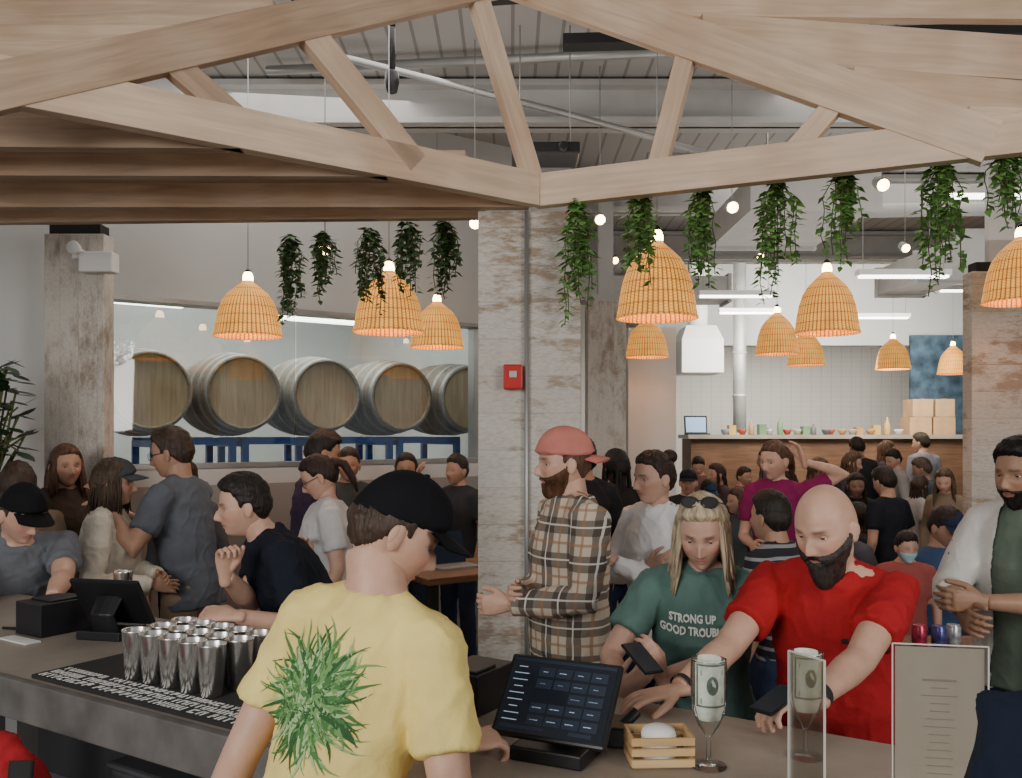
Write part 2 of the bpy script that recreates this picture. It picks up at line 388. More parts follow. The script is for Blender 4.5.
def shell(hv,hf,maskf,thick,M,k,extra=None):
    vs=[];keep=[]
    for p in hv:
        w=maskf(p); keep.append(w>0)
        t=sm(0,1,w)
        q=p+outdir(p)*(-.003+(thick+.003)*t)
        if extra: q=extra(q,p,t)
        vs.append(M@(q*k))
    fs=[f for f in hf if any(keep[i] for i in f)]
    used=sorted({i for f in fs for i in f}); mp={u:n for n,u in enumerate(used)}
    return [vs[u] for u in used],[tuple(mp[i] for i in f) for f in fs]
def hairmask(p,recede=0,low=-.06):
    hl=interp(p.y,[(-.06,low),(-.02,-.02 if low>-.08 else -.03),(.005,.012),(.018,-.012),(.028,.028),(.05,.058+recede),(.09,.072+recede)])
    return (p.z-hl+noise.noise(p*90)*.006)/.020
def beardmask(p):
    bl=interp(p.y,[(.0,.0),(.03,-.022),(.06,-.040),(.075,-.046)])
    w=min((p.y-.0)/.014,(bl-p.z)/.008)
    e=(p.x/.021)**2+((p.z+.064)/.0085)**2
    if p.y>.05: w=min(w,(e-1)*2.0)
    return w+noise.noise(p*120)*.15
# ------------------------------------------------------------- hand
def hand(mb,wr,dr,nrm,right,k,curl,lod,fing=None):
    dr=dr.normalized(); n=(nrm-dr*nrm.dot(dr)); 
    if n.length<.05: n=V((0,0,-1)) if abs(dr.z)<.8 else V((0,1,0)); n=n-dr*n.dot(dr)
    n.normalize(); th=dr.cross(n) if right else n.cross(dr)
    sg=12 if lod else 8
    P=lambda a,b,c: wr+(dr*a+th*b+n*c)*k
    mb.tube([P(-.03,0,0),P(0,0,0),P(.03,.002,0),P(.065,0,.002),P(.092,-.002,.004)],[(.024*k,.019*k),(.027*k,.017*k),(.036*k,.0155*k),(.040*k,.014*k),(.036*k,.011*k)],sg,side=th,rnd=True)
    LN=[.072,.080,.074,.058]; 
    for i in range(4):
        b=.029-.019*i; st=P(.086,b,.003); L=LN[i]*k; cu=(curl[i] if isinstance(curl,(list,tuple)) else curl)
        ang=0; pts=[P(.06,b*.9,.003),st]; p=st
        for sgm in (.42,.32,.26):
            ang+=cu*(.8 if sgm==.42 else 1.0)
            d=dr*math.cos(ang)+n*math.sin(ang)+th*(.05*(1.5-i)); p=p+d.normalized()*L*sgm; pts.append(p)
        mb.tube(pts,[.0100*k,.0094*k,.0088*k,.0081*k,.0068*k],sg-2,rnd=True)
    tc=(curl[4] if isinstance(curl,(list,tuple)) and len(curl)>4 else .35)
    d1=(dr*.72+th*.62+n*.30).normalized(); d2=(dr*.85+th*(.5-tc*.9)+n*(.2+tc*.6)).normalized()
    a=P(.018,.022,.004); b=a+d1*.042*k; c=b+d2*.032*k; e=c+(d2*.9-th*.3*tc).normalized()*.026*k
    mb.tube([a,b,c,e],[.015*k,.012*k,.0105*k,.0083*k],sg-2,rnd=True)
def ik(S,T,l1,l2,hint):
    d=T-S; D=d.length; D2=min(D,(l1+l2)*.99); dn=d.normalized(); T=S+dn*D2; D2=max(D2,abs(l1-l2)+.02)
    a=(l1*l1-l2*l2+D2*D2)/(2*D2); h=math.sqrt(max(l1*l1-a*a,0)); hp=hint-dn*hint.dot(dn); hp.normalize()
    return S+dn*a+hp*h,T
# ------------------------------------------------------------- person
m_jean=FAB((.03,.045,.09),'denim'); m_chino=FAB((.12,.10,.08),'chino_cloth'); m_shoe=MAT('shoe_leather',(.03,.025,.02),.5)
NP=[0]
def person(label,pos,face,h=1.75,lean=0,side=0,yaw=0,pitch=0,roll=0,rh=None,lh=None,re=None,le=None,rn=None,ln=None,rd=None,ld=None,rc=.35,lc=.35,
           build=1.0,fem=False,belly=0,shirt=(.1,.1,.1),smat=None,sleeve='short',pants=None,skin=(.55,.34,.25),hair='short',hcol=(.03,.02,.015),cap=None,capm=None,
           beard=None,bcol=None,glasses=None,lod=1,over=None,sit=False,hunch=0,hl=.35,zoff=0,hs=1.0,capback=False):
    NP[0]+=1; seed=NP[0]*1.7; k=h/1.75; th=math.radians(face)
    base=V((pos[0],pos[1],zoff)); Rw=Matrix.Rotation(th,4,'Z'); inv=(Matrix.Translation(base)@Rw).inverted()
    ln_=math.radians(lean); sd=math.radians(side)
    u=V((math.sin(sd),math.sin(ln_),math.cos(ln_)*math.cos(sd))).normalized()
    fwd=V((0,1,0)); fwd=(fwd-u*fwd.dot(u)).normalized(); rt=V((1,0,0)); rt=(rt-u*rt.dot(u)).normalized()
    pz=(.95 if not sit else .56)*k; P=V((0,0,pz))
    if not sit: P=P-V((0,math.sin(ln_)*.12,0))
    T=lambda a,f=0,x=0: P+u*(a*k)+fwd*(f*k)+rt*(x*k)
    sw=(.166 if not fem else .146)*build
    hn=hunch
    S={1:T(.455,hn,sw),-1:T(.455,hn,-sw)}
    Nb=T(.53,hn*.9); uh=(u*.6+V((0,0,1))*.4+V((0,.25+hn*2,0))*.6).normalized()
    Hc=Nb+uh*.125*k+V((0,.015*k,0))
    yw=math.radians(yaw); Mh=Matrix.Translation(Hc)@Matrix.Rotation(yw,4,'Z')@Matrix.Rotation(-math.radians(pitch),4,'X')@Matrix.Rotation(math.radians(roll),4,'Y')@Matrix.Scale(hs,4)
    AR={}
    for sgn,tg,el in((1,rh,re),(-1,lh,le)):
        if tg is None: t=S[sgn]+V((sgn*.06*k,.06*k,-.52*k))
        else: t=inv@V(tg) 
        hint=(inv.to_3x3()@V(el)) if el is not None else V((sgn*.45,-.5,-.8))
        AR[sgn]=ik(S[sgn],t,.29*k,.26*k,hint)
    if fem: prof=[(-.10,.168,.115,0),(-.02,.170,.118,-.01),(.10,.132,.098,0),(.20,.130,.100,.005),(.32,.142,.122,.02),(.40,.142,.102,.008),(.465,.112,.080,0),(.52,.058,.056,0)]
    else: prof=[(-.10,.160,.112,0),(0,.155,.112,0),(.12,.146,.110,0),(.22,.150,.115,.005),(.33,.164,.122,.01),(.41,.162,.106,0),(.475,.118,.083,0),(.53,.068,.064,0)]
    def torso(mb,g,lo=-.2,hi=.6,flare=0,seg=28):
        pts=[];rd_=[]
        for a,w,d,f in prof:
            if a<lo-.001 or a>hi: continue
            bb=belly*EX(-((a-.10)/.13)**2)
            hf=hn*sm(.15,.45,a)
            pts.append(T(a,f+bb*.55+hf)); rd_.append(((w*build+g/k+bb*.4+flare*sm(.1,-.1,a))*k,(d*build+g/k+bb*.55+flare*sm(.1,-.1,a))*k))
        mb.tube(pts,rd_,seg,side=rt)
    def arm(mb,sgn,g,end,seg=16,flare=0):
        s=S[sgn];e,w=AR[sgn]; pts=[T(.44,hn,sgn*sw*.55),s,s.lerp(e,.35),s.lerp(e,.7),e,e.lerp(w,.3),e.lerp(w,.65),w]
        am=build**.5*k*(.86 if fem else 1)
        r=[.058,.057,.050,.046,.041,.042,.034,.026]; r=[x*am+g for x in r]
        if end<8:
            pts=pts[:end];r=r[:end]
            if end==4: pts[-1]=s.lerp(e,.66)
            r[-1]+=flare; r[-2]+=flare*.5
        mb.tube(pts,r,seg)
    vox=.0075 if lod>=2 else (.012 if lod==1 else .018)
    b=MB(); torso(b,-.006)
    b.tube([T(.46,hn),Nb,Hc+(Mh.to_3x3()@V((0,-.022,-.055)))*k],[.075*k,(.060 if not fem else .048)*k,(.057 if not fem else .046)*k],16)
    for sgn in(1,-1):
        arm(b,sgn,0,8); b.tube([T(.530,hn),T(.492,hn,sgn*sw*.5),S[sgn]],[.038*k,.046*k,.048*k],12)
    LG={}
    for sgn in(1,-1):
        hp=P+V((sgn*.09*k,0,-.03*k)) 
        if sit: kn=hp+V((sgn*.05*k,.42*k,.0)); an=V((kn.x,kn.y-.02,.07*k))
        else: kn=V((sgn*.10*k,.02*k,.50*k)); an=V((sgn*.11*k,-.01*k,.075*k))
        LG[sgn]=(hp,kn,an); b.tube([hp,hp.lerp(kn,.5),kn,kn.lerp(an,.35),an],[.085*k,.07*k,.052*k,.05*k,.035*k],14)
    bv,bf=remesh(b,vox,5); bm=MB(); bm.add(bv,bf)
    for sgn,dd,nn,cc in((1,rd,rn,rc),(-1,ld,ln,lc)):
        e,w=AR[sgn]; d=(inv.to_3x3()@V(dd)) if dd is not None else (w-e)
        n=(inv.to_3x3()@V(nn)) if nn is not None else V((-sgn,0,-.3))
        hm=MB(); hand(hm,w+ (w-e).normalized()*.01,d,n,sgn==1,k*(.92 if fem else 1),cc,lod)
        if lod>=2: hv_,hf_=remesh(hm,.0035,2); bm.add(hv_,hf_)
        else: bm.add(hm.v,hm.f)
    nl,nm=(76,84) if lod>=2 else ((44,48) if lod==1 else (24,28))
    hv,ds,hf=head_grid(nl,nm,fem); cols=[]
    br=.30 if hair!='grey' else .6
    for p in hv:
        c=[1,1,1]; ax=abs(p.x)
        if p.y>.04:
            w=EX(-(p.x/.023)**4-((p.z+.0635)/.0085)**4); c=[c[0]*(1-.15*w),c[1]*(1-.45*w),c[2]*(1-.4*w)]
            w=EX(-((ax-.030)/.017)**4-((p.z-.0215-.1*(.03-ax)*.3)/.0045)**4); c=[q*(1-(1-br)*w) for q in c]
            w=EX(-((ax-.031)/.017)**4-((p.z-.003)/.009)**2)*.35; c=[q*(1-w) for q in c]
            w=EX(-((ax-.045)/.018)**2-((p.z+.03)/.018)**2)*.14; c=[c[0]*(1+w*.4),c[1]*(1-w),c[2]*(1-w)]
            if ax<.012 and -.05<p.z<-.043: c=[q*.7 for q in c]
        cols.append(c)
    bm.add([Mh@(p*k) for p in hv],hf,0,cols)
    for sx in(1,-1):
        R=Mh.to_3x3()@Matrix.Rotation(sx*.35,3,'Z')
        bm.ell(Mh@V((sx*.079*k,-.004*k,-.010*k)),(.007*k,.017*k,.031*k),12,10,R=R)
        bm.ell(Mh@V((sx*.083*k,-.012*k,-.006*k)),(.006*k,.013*k,.022*k),10,8,R=R)
        if lod>=1:
            ey=hshape(.42,.905,.01,fem).y-.009
            c=V((sx*.031,ey,.001)); vs=[];n1=8;n2=12
            for i in range(n1+1):
                t=.12+(math.pi*.5-.12)*i/n1
                for j in range(n2+1):
                    a=math.pi*j/n2; vs.append(Mh@((c+V((math.cos(a)*math.cos(t)*.0142,math.sin(a)*math.cos(t)*.0142,math.sin(t)*.0142)))*k))
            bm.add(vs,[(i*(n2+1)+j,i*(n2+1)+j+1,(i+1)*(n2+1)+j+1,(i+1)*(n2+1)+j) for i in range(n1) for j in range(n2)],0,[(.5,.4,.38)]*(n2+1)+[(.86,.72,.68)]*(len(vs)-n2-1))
    body=bm.obj('person',SKIN(skin),loc=base,rotz=th); top(body,label,'person')
    if lod>=1:
        for sx in(1,-1):
            e=MB(); c=V((sx*.031,ey,.001))
            e.ell((0,0,0),(.0128*k,.0128*k,.0128*k),16,14,R=Matrix.Rotation(math.pi/2,3,'X'))
            e.m=[1 if (sum((e.v[i] for i in f),V()).y/4)>.0105*k else 0 for f in e.f]
            e.v=[Mh@(c*k+v) for v in e.v]
            e.obj('eye',[m_eyew,m_iris],body)
    if hair in('short','long','bun','grey','pony','crop'):
        tk={'short':.010,'crop':.006,'long':.015,'bun':.010,'grey':.01,'pony':.011}[hair]
        low=-.075 if hair!='long' else -.085
        def hx(q,p,t): 
            a=noise.noise(p*60+V((seed,0,0)))*.005*t+noise.noise(V((p.x*160,p.y*60,p.z*40+seed)))*.003*t
            if hair=='short': a+=.009*t*sm(.02,.09,p.z)
            return q+outdir(p)*a
        hb=MB(); v_,f_=shell(hv,hf,lambda p:hairmask(p,0,low),tk,Mh,k,hx); hb.add(v_,f_)
        dn=Mh.to_3x3().inverted()@V((0,0,-1))
        if hair=='long':
            rnd=random.Random(NP[0]); nlock=240 if lod>=2 else (55 if lod==1 else 18)
            js=.0035 if lod>=2 else .006
            for i in range(nlock):
                a=rnd.uniform(-2.15,2.15)
                st=V((math.sin(a)*.078,-math.cos(a)*.094-.004,rnd.uniform(-.02,.05)))*rnd.uniform(.93,1.04)
                Ln=hl*rnd.uniform(.75,1.05); pts=[V((st.x*.7,st.y*.7+.0,.10)),st]; p=st.copy()
                for j in range(5):
                    p=p+dn*(Ln/5)+V((math.sin(a)*.004+rnd.uniform(-js,js),-math.cos(a)*.004+rnd.uniform(-js,js),0)); pts.append(p.copy())
                w_=.55 if lod>=2 else 1
                hb.tube([Mh@(q*k) for q in pts],[(.010*k*w_,.008*k*w_),(.015*k*w_,.009*k*w_),(.015*k*w_,.008*k*w_),(.014*k*w_,.008*k*w_),(.012*k*w_,.007*k*w_),(.009*k*w_,.006*k*w_),(.003*k,.002*k)],6)
        if hair in('bun','pony'):
            hb.ell(Mh@(V((0,-.10,.085 if hair=='bun' else .03))*k),(.038*k,.036*k,.034*k),14,10)
            if hair=='pony': hb.tube([Mh@(V(q)*k) for q in((0,-.11,.04),(0,-.15,.0),(0,-.155,-.08),(0,-.14,-.17))],[.02*k,.026*k,.022*k,.006*k],10)
        hb.obj('hair',HAIR(hcol),body)
    if beard:
        def bx(q,p,t):
            a=noise.noise(p*70)*.003*t+noise.noise(p*200)*.0015*t
            dz=-beard*1.3*sm(-.075,-.11,p.z)*t if p.y>.0 else 0
            return q+outdir(p)*a+V((0,beard*.25*sm(-.07,-.1,p.z)*t,dz))
        v_,f_=shell(hv,hf,beardmask,.003+beard*.3,Mh,k,bx); MB().add(v_,f_).obj('beard',HAIR(bcol or hcol),body)
    if cap is not None:
        cm=capm or FAB(cap,'cap_cloth'); cb=MB(); Mc=Mh@Matrix.Rotation(math.pi,4,'Z') if capback else Mh
        def cmask(p): return (p.z-interp(p.y,[(-.1,.006),(.09,.042)] if not capback else [(-.1,.040),(.09,.018)]))/.004
        def cx(q,p,t): return q+V((0,.002,.006*sm(.04,.11,p.z)+.0))*t+V((0,.012*sm(.03,.09,p.y)*sm(.12,.05,p.z),0.014*sm(.03,.09,p.y)))*t
        v_,f_=shell(hv,hf,cmask,.010 if not capback else .016,Mc,k,cx); cb.add(v_,f_); crown=cb.obj('cap',cm,body)
        vis=MB(); nU,nV=16,7; vs=[]
        zc=.050 if not capback else .026
        for layer in(0,-.004):
            for i in range(nU+1):
                a=-1.15+2.3*i/nU
                for j in range(nV+1):
                    t=j/nV; x=math.sin(a)*(.078+.004*t); y=.018+math.cos(a)*(.080 if not capback else .092)+.074*t*math.cos(a*.75)**.8; z=zc-.010*t-.20*x*x/.08-.016*t*t*.4+layer
                    vs.append(Mc@(V((x,y,z))*k))
        n=(nU+1)*(nV+1); fs=[]
        for l in(0,1):
            for i in range(nU):
                for j in range(nV):
                    q=(l*n+i*(nV+1)+j,l*n+(i+1)*(nV+1)+j,l*n+(i+1)*(nV+1)+j+1,l*n+i*(nV+1)+j+1); fs.append(q if l else q[::-1])
        for i in range(nU): a=i*(nV+1)+nV;b2=(i+1)*(nV+1)+nV; fs.append((a,b2,n+b2,n+a))
        vis.add(vs,fs).obj('visor',cm,crown)
        MB().ell(Mh@(V((0,.002,.134))*k),(.008*k,.008*k,.005*k),10,6).obj('cap_button',cm,crown)
    if glasses:
        g=MB(); yy=.098 if glasses=='on' else .085; 
        Mg=Mh if glasses=='on' else Mh@Matrix.Translation((0,.0,.088*k))@Matrix.Rotation(.7,4,'X')
        for sx in(1,-1):
            pts=[Mg@(V((sx*.031+.024*math.cos(a)*(1 if glasses=='on' else 1.1),(yy if glasses=='on' else .062)-.12*abs(.031*sx+.024*math.cos(a))*.3,.0+.018*math.sin(a)))*k) for a in[2*math.pi*i/16 for i in range(17)]]
            g.tube(pts,.0017*k if glasses=='on' else .0026*k,6)
            if glasses!='on': g.add(pts[:-1],[tuple(range(16))])
            yo=yy if glasses=='on' else .06
            g.tube([Mg@(V(q)*k) for q in((sx*.056,yo-.008,.004),(sx*.074,yo-.03,.005),(sx*.083,.0,.004))],.0016*k,6)
        yo=yy if glasses=='on' else .062
        g.tube([Mg@(V(q)*k) for q in((-.008,yo,.004),(0,yo+.002,.006),(.008,yo,.004))],.0018*k,6)
        g.obj('glasses',m_black,body)
    def cloth(nm_,mt,sl,g,lo=-.1,flare=.01,hi=.55,wr=.006):
        c=MB(); torso(c,g,lo,hi,flare)
        for sgn in(1,-1):
            if sl=='short': arm(c,sgn,g+.002,4,flare=.008)
            elif sl=='long': arm(c,sgn,g+.004,8)
            elif sl=='roll': arm(c,sgn,g+.004,6,flare=.006)
            c.tube([T(.518,hn),T(.487,hn,sgn*sw*.5),S[sgn]],[.043*k+g*.4,.047*k+g*.6,.050*k+g],12)
        v_,f_=remesh(c,vox,4,wr if lod>=1 else 0,seed)
        return MB().add(v_,f_).obj(nm_,mt,body)
    sh=cloth('shirt',smat or FAB(shirt,'shirt_cloth'),sleeve,.010,wr=.003 if over else .0066)
    if over:
        c=MB(); torso(c,.026,-.1,.55,.015)
        for sgn in(1,-1): arm(c,sgn,.022,6 if over[1]=='roll' else 8); c.tube([T(.525,hn),T(.497,hn,sgn*sw*.5),S[sgn]],[.052*k,.064*k,.074*k],12)
        v_,f_=remesh(c,vox,4,.005,seed+3)
        def gap(f):
            q=sum((v_[i] for i in f),V())/len(f)
            return (q-P).dot(fwd)>.03 and abs(q.x)<.055*k+.02*max(0,1.2-q.z)
        f_=[f for f in f_ if not gap(f)]
        MB().add(v_,f_).obj('overshirt',over[0],body)
    pn=MB(); 
    pn.tube([T(.03),T(-.04),T(-.10)],[((.160*build+.006)*k,(.112*build+.006)*k),((.166*build+.004)*k,(.118*build+.004)*k),(.14*k,.11*k)],24,side=rt)
    for sgn in(1,-1):
        hp,kn,an=LG[sgn]; pn.tube([hp,hp.lerp(kn,.5),kn,kn.lerp(an,.4),an.lerp(kn,.06)],[.098*k,.084*k,.068*k,.066*k,.055*k],14)
    v_,f_=remesh(pn,max(vox,.012),4,.004,seed+5); MB().add(v_,f_).obj('trousers',pants or m_jean,body)
    for sgn in(1,-1):
        hp,kn,an=LG[sgn]; s_=MB(); s_.tube([an+V((0,-.06*k,-.035*k)),an+V((0,0,-.03*k)),an+V((0,.08*k,-.042*k)),an+V((0,.17*k,-.05*k))],[(.034*k,.035*k),(.042*k,.042*k),(.046*k,.032*k),(.036*k,.022*k)],12,side=(1,0,0),rnd=True)
        for v in s_.v: v.z=max(v.z,0)
        s_.obj('shoe',m_shoe,body)
    return dict(body=body,M=Matrix.Translation(base)@Rw,Mh=Mh,shirt=sh,k=k,T=T,AR=AR,S=S,rt=rt,u=u,fwd=fwd)
def decal(info,vs2,faces,mats,mi,center,ax,up,nm,off=.003,dist=.19):
    me=info['shirt'].data; bvh=BVHTree.FromPolygons([v.co for v in me.vertices],[tuple(p.vertices) for p in me.polygons])
    n=ax.cross(up).normalized(); vs=[]
    for p in vs2:
        q=center+ax*p[0]+up*p[1]; o=q+n*dist; hit=bvh.ray_cast(o,-n)
        vs.append((hit[0]+n*(off+(p[2] if len(p)>2 else 0))) if hit[0] is not None else q)
    mb=MB(); mb.v=[V(v) for v in vs]; mb.f=faces; mb.m=mi if isinstance(mi,list) else [mi]*len(faces)
    return mb.obj(nm,mats,info['shirt'])
# ============================================================= ROOM
def struct(ob,label): return top(ob,label,None,'structure')
o=MB().box((2,7,-.05),(30,30,.1)).obj('floor',m_floor,smooth=False); struct(o,'dark polished concrete floor'); o['category']='floor'
o=MB().box((2,9,4.25),(24,20,.1)).obj('ceiling',m_ceil,smooth=False); struct(o,'grey corrugated steel ceiling deck'); o['category']='ceiling'
wu=V((.82,.572,0)).normalized(); wn=V((wu.y,-wu.x,0)); w0=V((-2.66,5.9,0))
Rwall=Matrix((wu,-wn,V((0,0,1)))).transposed()
def wallbox(mb,s0,s1,z0,z1,t=.16,m=0): mb.box(w0+wu*((s0+s1)/2)-wn*(t/2)+V((0,0,(z0+z1)/2)),(s1-s0,t,z1-z0),Rwall,m)
wb=MB(); wallbox(wb,-3.2,-.12,0,4.2); wallbox(wb,-.12,2.95,2.66,4.2); wallbox(wb,-.12,2.95,1.38,1.50); wallbox(wb,-.12,2.95,0,1.38,m=1); wallbox(wb,2.95,3.9,0,4.2)
o=wb.obj('wall_left',[m_wall,MAT('taupe_wainscot',(.30,.28,.26),.8,var=.06,vs=2)],smooth=False); struct(o,'white plaster wall with a long window onto the barrel room'); o['category']='wall'
fr=MB(); 
for s0,s1,z0,z1 in((-.12,2.95,2.63,2.66),(-.12,2.95,1.49,1.53),(-.12,-.09,1.5,2.66),(2.92,2.95,1.5,2.66)):
    wallbox(fr,s0,s1,z0,z1,.18)
o=fr.obj('window_1',m_galv,smooth=False); struct(o,'long interior window with thin metal frame'); o['category']='window'
g=MB(); wallbox(g,-.1,1.33,1.52,2.64,.01); wallbox(g,1.345,2.93,1.52,2.64,.01); g.v=[v-wn*.08 for v in g.v]; g.obj('window_pane',m_wglass,o,smooth=False)
br=MB(); br.box(w0-wn*4.2+wu*1.5+V((0,0,2.1)),(9,.1,4.2),Rwall)
o=br.obj('wall_back_left',m_wall2,smooth=False); struct(o,'pale wall at the rear of the barrel room'); o['category']='wall'
br=MB(); br.box(w0-wn*2.2+wu*-2.6+V((0,0,2.1)),(.1,4.2,4.2),Rwall)
o=br.obj('wall_side_left',m_wall2,smooth=False); struct(o,'pale side wall of the barrel room'); o['category']='wall'
br=MB(); br.box(w0-wn*2.2+wu*3.85+V((0,0,2.1)),(.1,4.0,4.2),Rwall)
o=br.obj('wall_partition',m_wall2,smooth=False); struct(o,'white partition between hall and barrel room'); o['category']='wall'
o=MB().box((5.5,15.05,2.1),(13,.1,4.2)).obj('wall_back',m_tile,smooth=False); struct(o,'white tiled back wall of the kitchen'); o['category']='wall'
o=MB().box((10.5,9,2.1),(.1,13,4.2)).obj('wall_right',m_wall,smooth=False); struct(o,'grey plaster side wall of the hall'); o['category']='wall'
o=MB().box((6.4,13.2,3.60),(9,.25,1.18)).obj('wall_soffit',m_wall,smooth=False); struct(o,'white soffit above the open kitchen'); o['category']='wall'
o=MB().box((1.42,9.3,1.4),(.48,.5,2.8)).obj('wall_pier',MAT('bright_pier_paint',(.82,.82,.79),.7,var=.02),smooth=False); struct(o,'white square pier in the hall'); o['category']='wall'
o=MB().box((6.15,13.03,2.2),(.75,.06,1.9)).obj('wall_mural',m_bluemur,smooth=False); struct(o,'blue painted wall panel beside the kitchen'); o['category']='wall'
def column(px0,px1,d,ztop,depth=None,rot=0,label='',mat=None,post=True,brk=None):
    x0=(px0-511)/F*d; x1=(px1-511)/F*d; w=x1-x0; dp=depth or w
    mb=MB(); mb.box((0,0,ztop/2),(w,dp,ztop)); ob=mb.obj('column',mat or m_weath,loc=((x0+x1)/2,d+dp/2,0),smooth=False,bev=.006,rotz=rot)
    top(ob,label,'column')
    if post:
        MB().box((0,0,(ztop+4.2)/2),(w*.4,dp*.4,4.2-ztop)).obj('steel_post',m_duct,ob,smooth=False)
        MB().box((0,0,ztop+.03),(w*.85,dp*.85,.06)).obj('steel_bracket',brk or m_blk2,ob,smooth=False)
    return ob
column(478,581,4.05,2.745,label='square column clad in whitewashed weathered boards by the bar',post=False)
column(44,104,5.35,2.93,.14,label='weathered board clad column beside the barrel room window',mat=m_weathb)
column(588,626,8.2,2.95,label='weathered plank column beside a white pier',mat=m_weathb,brk=m_duct)
column(972,1038,5.6,2.75,.12,label='white weathered board column in the dining hall')
for i,(y,z,h_) in enumerate(((6.3,3.95,.3),(8.6,3.9,.34),(11.0,3.9,.34))):
    mb=MB(); mb.box((0,0,h_/2-.02),(13,.22,.04)); mb.box((0,0,-h_/2+.02),(13,.22,.04)); mb.box((0,0,0),(13,.03,h_))
    o=mb.obj('steel_girder',m_duct,loc=(5.0 if i else 4.2,y,4.18-h_/2),smooth=False); top(o,'white painted steel I-beam under the ceiling deck','girder',group='ceiling girders')
for x,y,z,sx,sy,sz in((2.2,7.2,3.5,.9,1.4,.26),(4.3,9.0,3.4,.5,1.9,.28),(6.3,9.5,3.4,2.6,.5,.28),(1.5,10.5,3.4,2.0,.4,.28)):
    mb=MB(); mb.box((0,0,0),(sx,sy,sz))
    n=int(max(sx,sy)/.9)
    for j in range(n+1):
        if sx>sy: mb.box((-sx/2+j*sx/n,0,0),(.04,sy+.05,sz+.05))
        else: mb.box((0,-sy/2+j*sy/n,0),(sx+.05,.04,sz+.05))
    o=mb.obj('air_duct',m_duct,loc=(x,y,z),smooth=False); top(o,'rectangular white air duct with flanges hung from ceiling','duct',group='air ducts')
    for q in(-.3,.3): MB().tube([(q*sx,q*sy,sz/2),(q*sx,q*sy,4.2-z)],.008,6).obj('hanger_rod',m_galv,o)
LP=[(3.2,5.9,3.3),(3.4,7.8,3.1),(5.4,10.5,3.4),(3.1,11.7,3.3),(1.6,11.8,3.25),(4.5,5.9,3.2),(2.4,9.6,3.2),(5.0,12.2,3.3)]
for x,y,z in LP:
    mb=MB(); mb.box((0,0,.03),(.8,.10,.05))
    o=mb.obj('linear_light',m_white,loc=(x,y,z),smooth=False); top(o,'slim white linear ceiling light fixture','ceiling light',group='linear ceiling lights')
    MB().box((0,0,-.005),(.76,.07,.02)).obj('light_tube',m_tube,o,smooth=False)
    for q in(-.35,.35): MB().tube([(q,0,.05),(q,0,4.2-z)],.003,5).obj('suspension_wire',m_galv,o)
for s,q in((.3,2.0),(1.5,2.2),(2.6,2.4),(.9,3.2),(2.2,3.2),(-.3,1.2),(2.0,1.2)):
    p=w0+wu*s-wn*q+V((0,0,3.05 if q>1.5 else 2.75)); mb=MB(); mb.box((0,0,.03),(.9,.16,.05),Rwall); o=mb.obj('linear_light',m_white,loc=p,smooth=False); top(o,'bright fluorescent fixture in the barrel room','ceiling light',group='barrel room lights')
    MB().box((0,0,-.01),(.88,.12,.02),Rwall).obj('light_tube',m_tube,o,smooth=False)
    MB().tube([(0,0,.05),(0,0,4.2-p.z)],.004,5).obj('suspension_wire',m_galv,o)
def pipe(pts,r,label,mat=m_galv):
    mb=MB(); mb.tube([V(p)-V(pts[0]) for p in pts],r,10); o=mb.obj('conduit_pipe',mat,loc=pts[0]); return top(o,label,'pipe')
pipe([W(345,58,5.6),W(560,112,5.9),W(705,152,6.15)],.022,'grey metal conduit running under the ceiling deck')
pipe([(-1.6,5.9,4.12),(3,5.4,4.12)],.03,'grey pipe fixed to the ceiling deck')
pipe([(0.07,4.03,2.74),(0.07,4.03,0)],.010,'thin conduit down the face of the column')
pipe([(1.0,6.6,3.75),(6.5,6.9,3.75)],.05,'white pipe crossing the hall ceiling',m_duct)
pipe([(2.2,8.0,3.7),(8,7.6,3.7)],.06,'white pipe crossing the hall ceiling',m_duct)
for a,b_ in(((-1.2,5.0,4.1),(.9,4.7,4.1)),((.3,5.2,4.0),(3.2,5.05,4.0))):
    beam_=beam('cable_tray',a,b_,.12,.06,m_blk2); top(beam_,'dark metal cable tray under the ceiling deck','cable tray',group='cable trays')
p=W(392,80,5.2); mb=MB(); mb.tube([(0,0,4.18-p.z),(0,0,.05)],.02,10); mb.lathe([(.02,.06),(.04,.04),(.042,-.02),(.03,-.07),(.01,-.08)],16); top(mb.obj('ceiling_speaker',m_black,loc=p),'black speaker hanging from the ceiling','speaker')
p=W(545,155,5.4); mb=MB(); mb.box((0,0,0),(.4,.3,.07)); mb.lathe([(.03,0),(.03,.03),(.015,.03)],14,c=(.1,-.15,0),R=Matrix.Rotation(math.pi/2,3,'X')); o=mb.obj('projector',m_black,loc=p,bev=.01,smooth=False); top(o,'black projector hung from the ceiling','projector')
for q in(-.15,.15): MB().tube([(q,0,.03),(q,0,4.19-p.z)],.004,6).obj('hanger_rod',m_galv,o)
# ============================================================= CANOPY
K=V((.13,4.0,0)); rv=V((1,-.448,0)); lv=V((-1.06,-.79,0)); ZB=2.82
def Rp(t,z): return K+rv*t+V((0,0,z))
def Lp(t,z): return K+lv*t+V((0,0,z))
tr=empty('roof_truss',(K.x,K.y,ZB),'pale maple timber truss along the edge of the bar canopy','truss',group='canopy trusses')
beam('bottom_chord',Rp(-.02,ZB),Rp(2.7,ZB),.06,.145,m_maple,tr)
rch=lambda t:3.72-(.90/1.58)*t
beam('top_chord',Rp(-.2,rch(-.2)),Rp(1.62,rch(1.62)),.07,.16,m_maple,tr)
beam('web_strut',Rp(.476,ZB),Rp(.612,rch(.612)),.05,.08,m_maple,tr)
beam('web_strut',Rp(.958,ZB),Rp(1.16,rch(1.16)),.05,.08,m_maple,tr)
tl=empty('roof_truss',(K.x-.05,K.y-.05,ZB),'maple timber truss running toward the bartender side of the canopy','truss',group='canopy trusses')
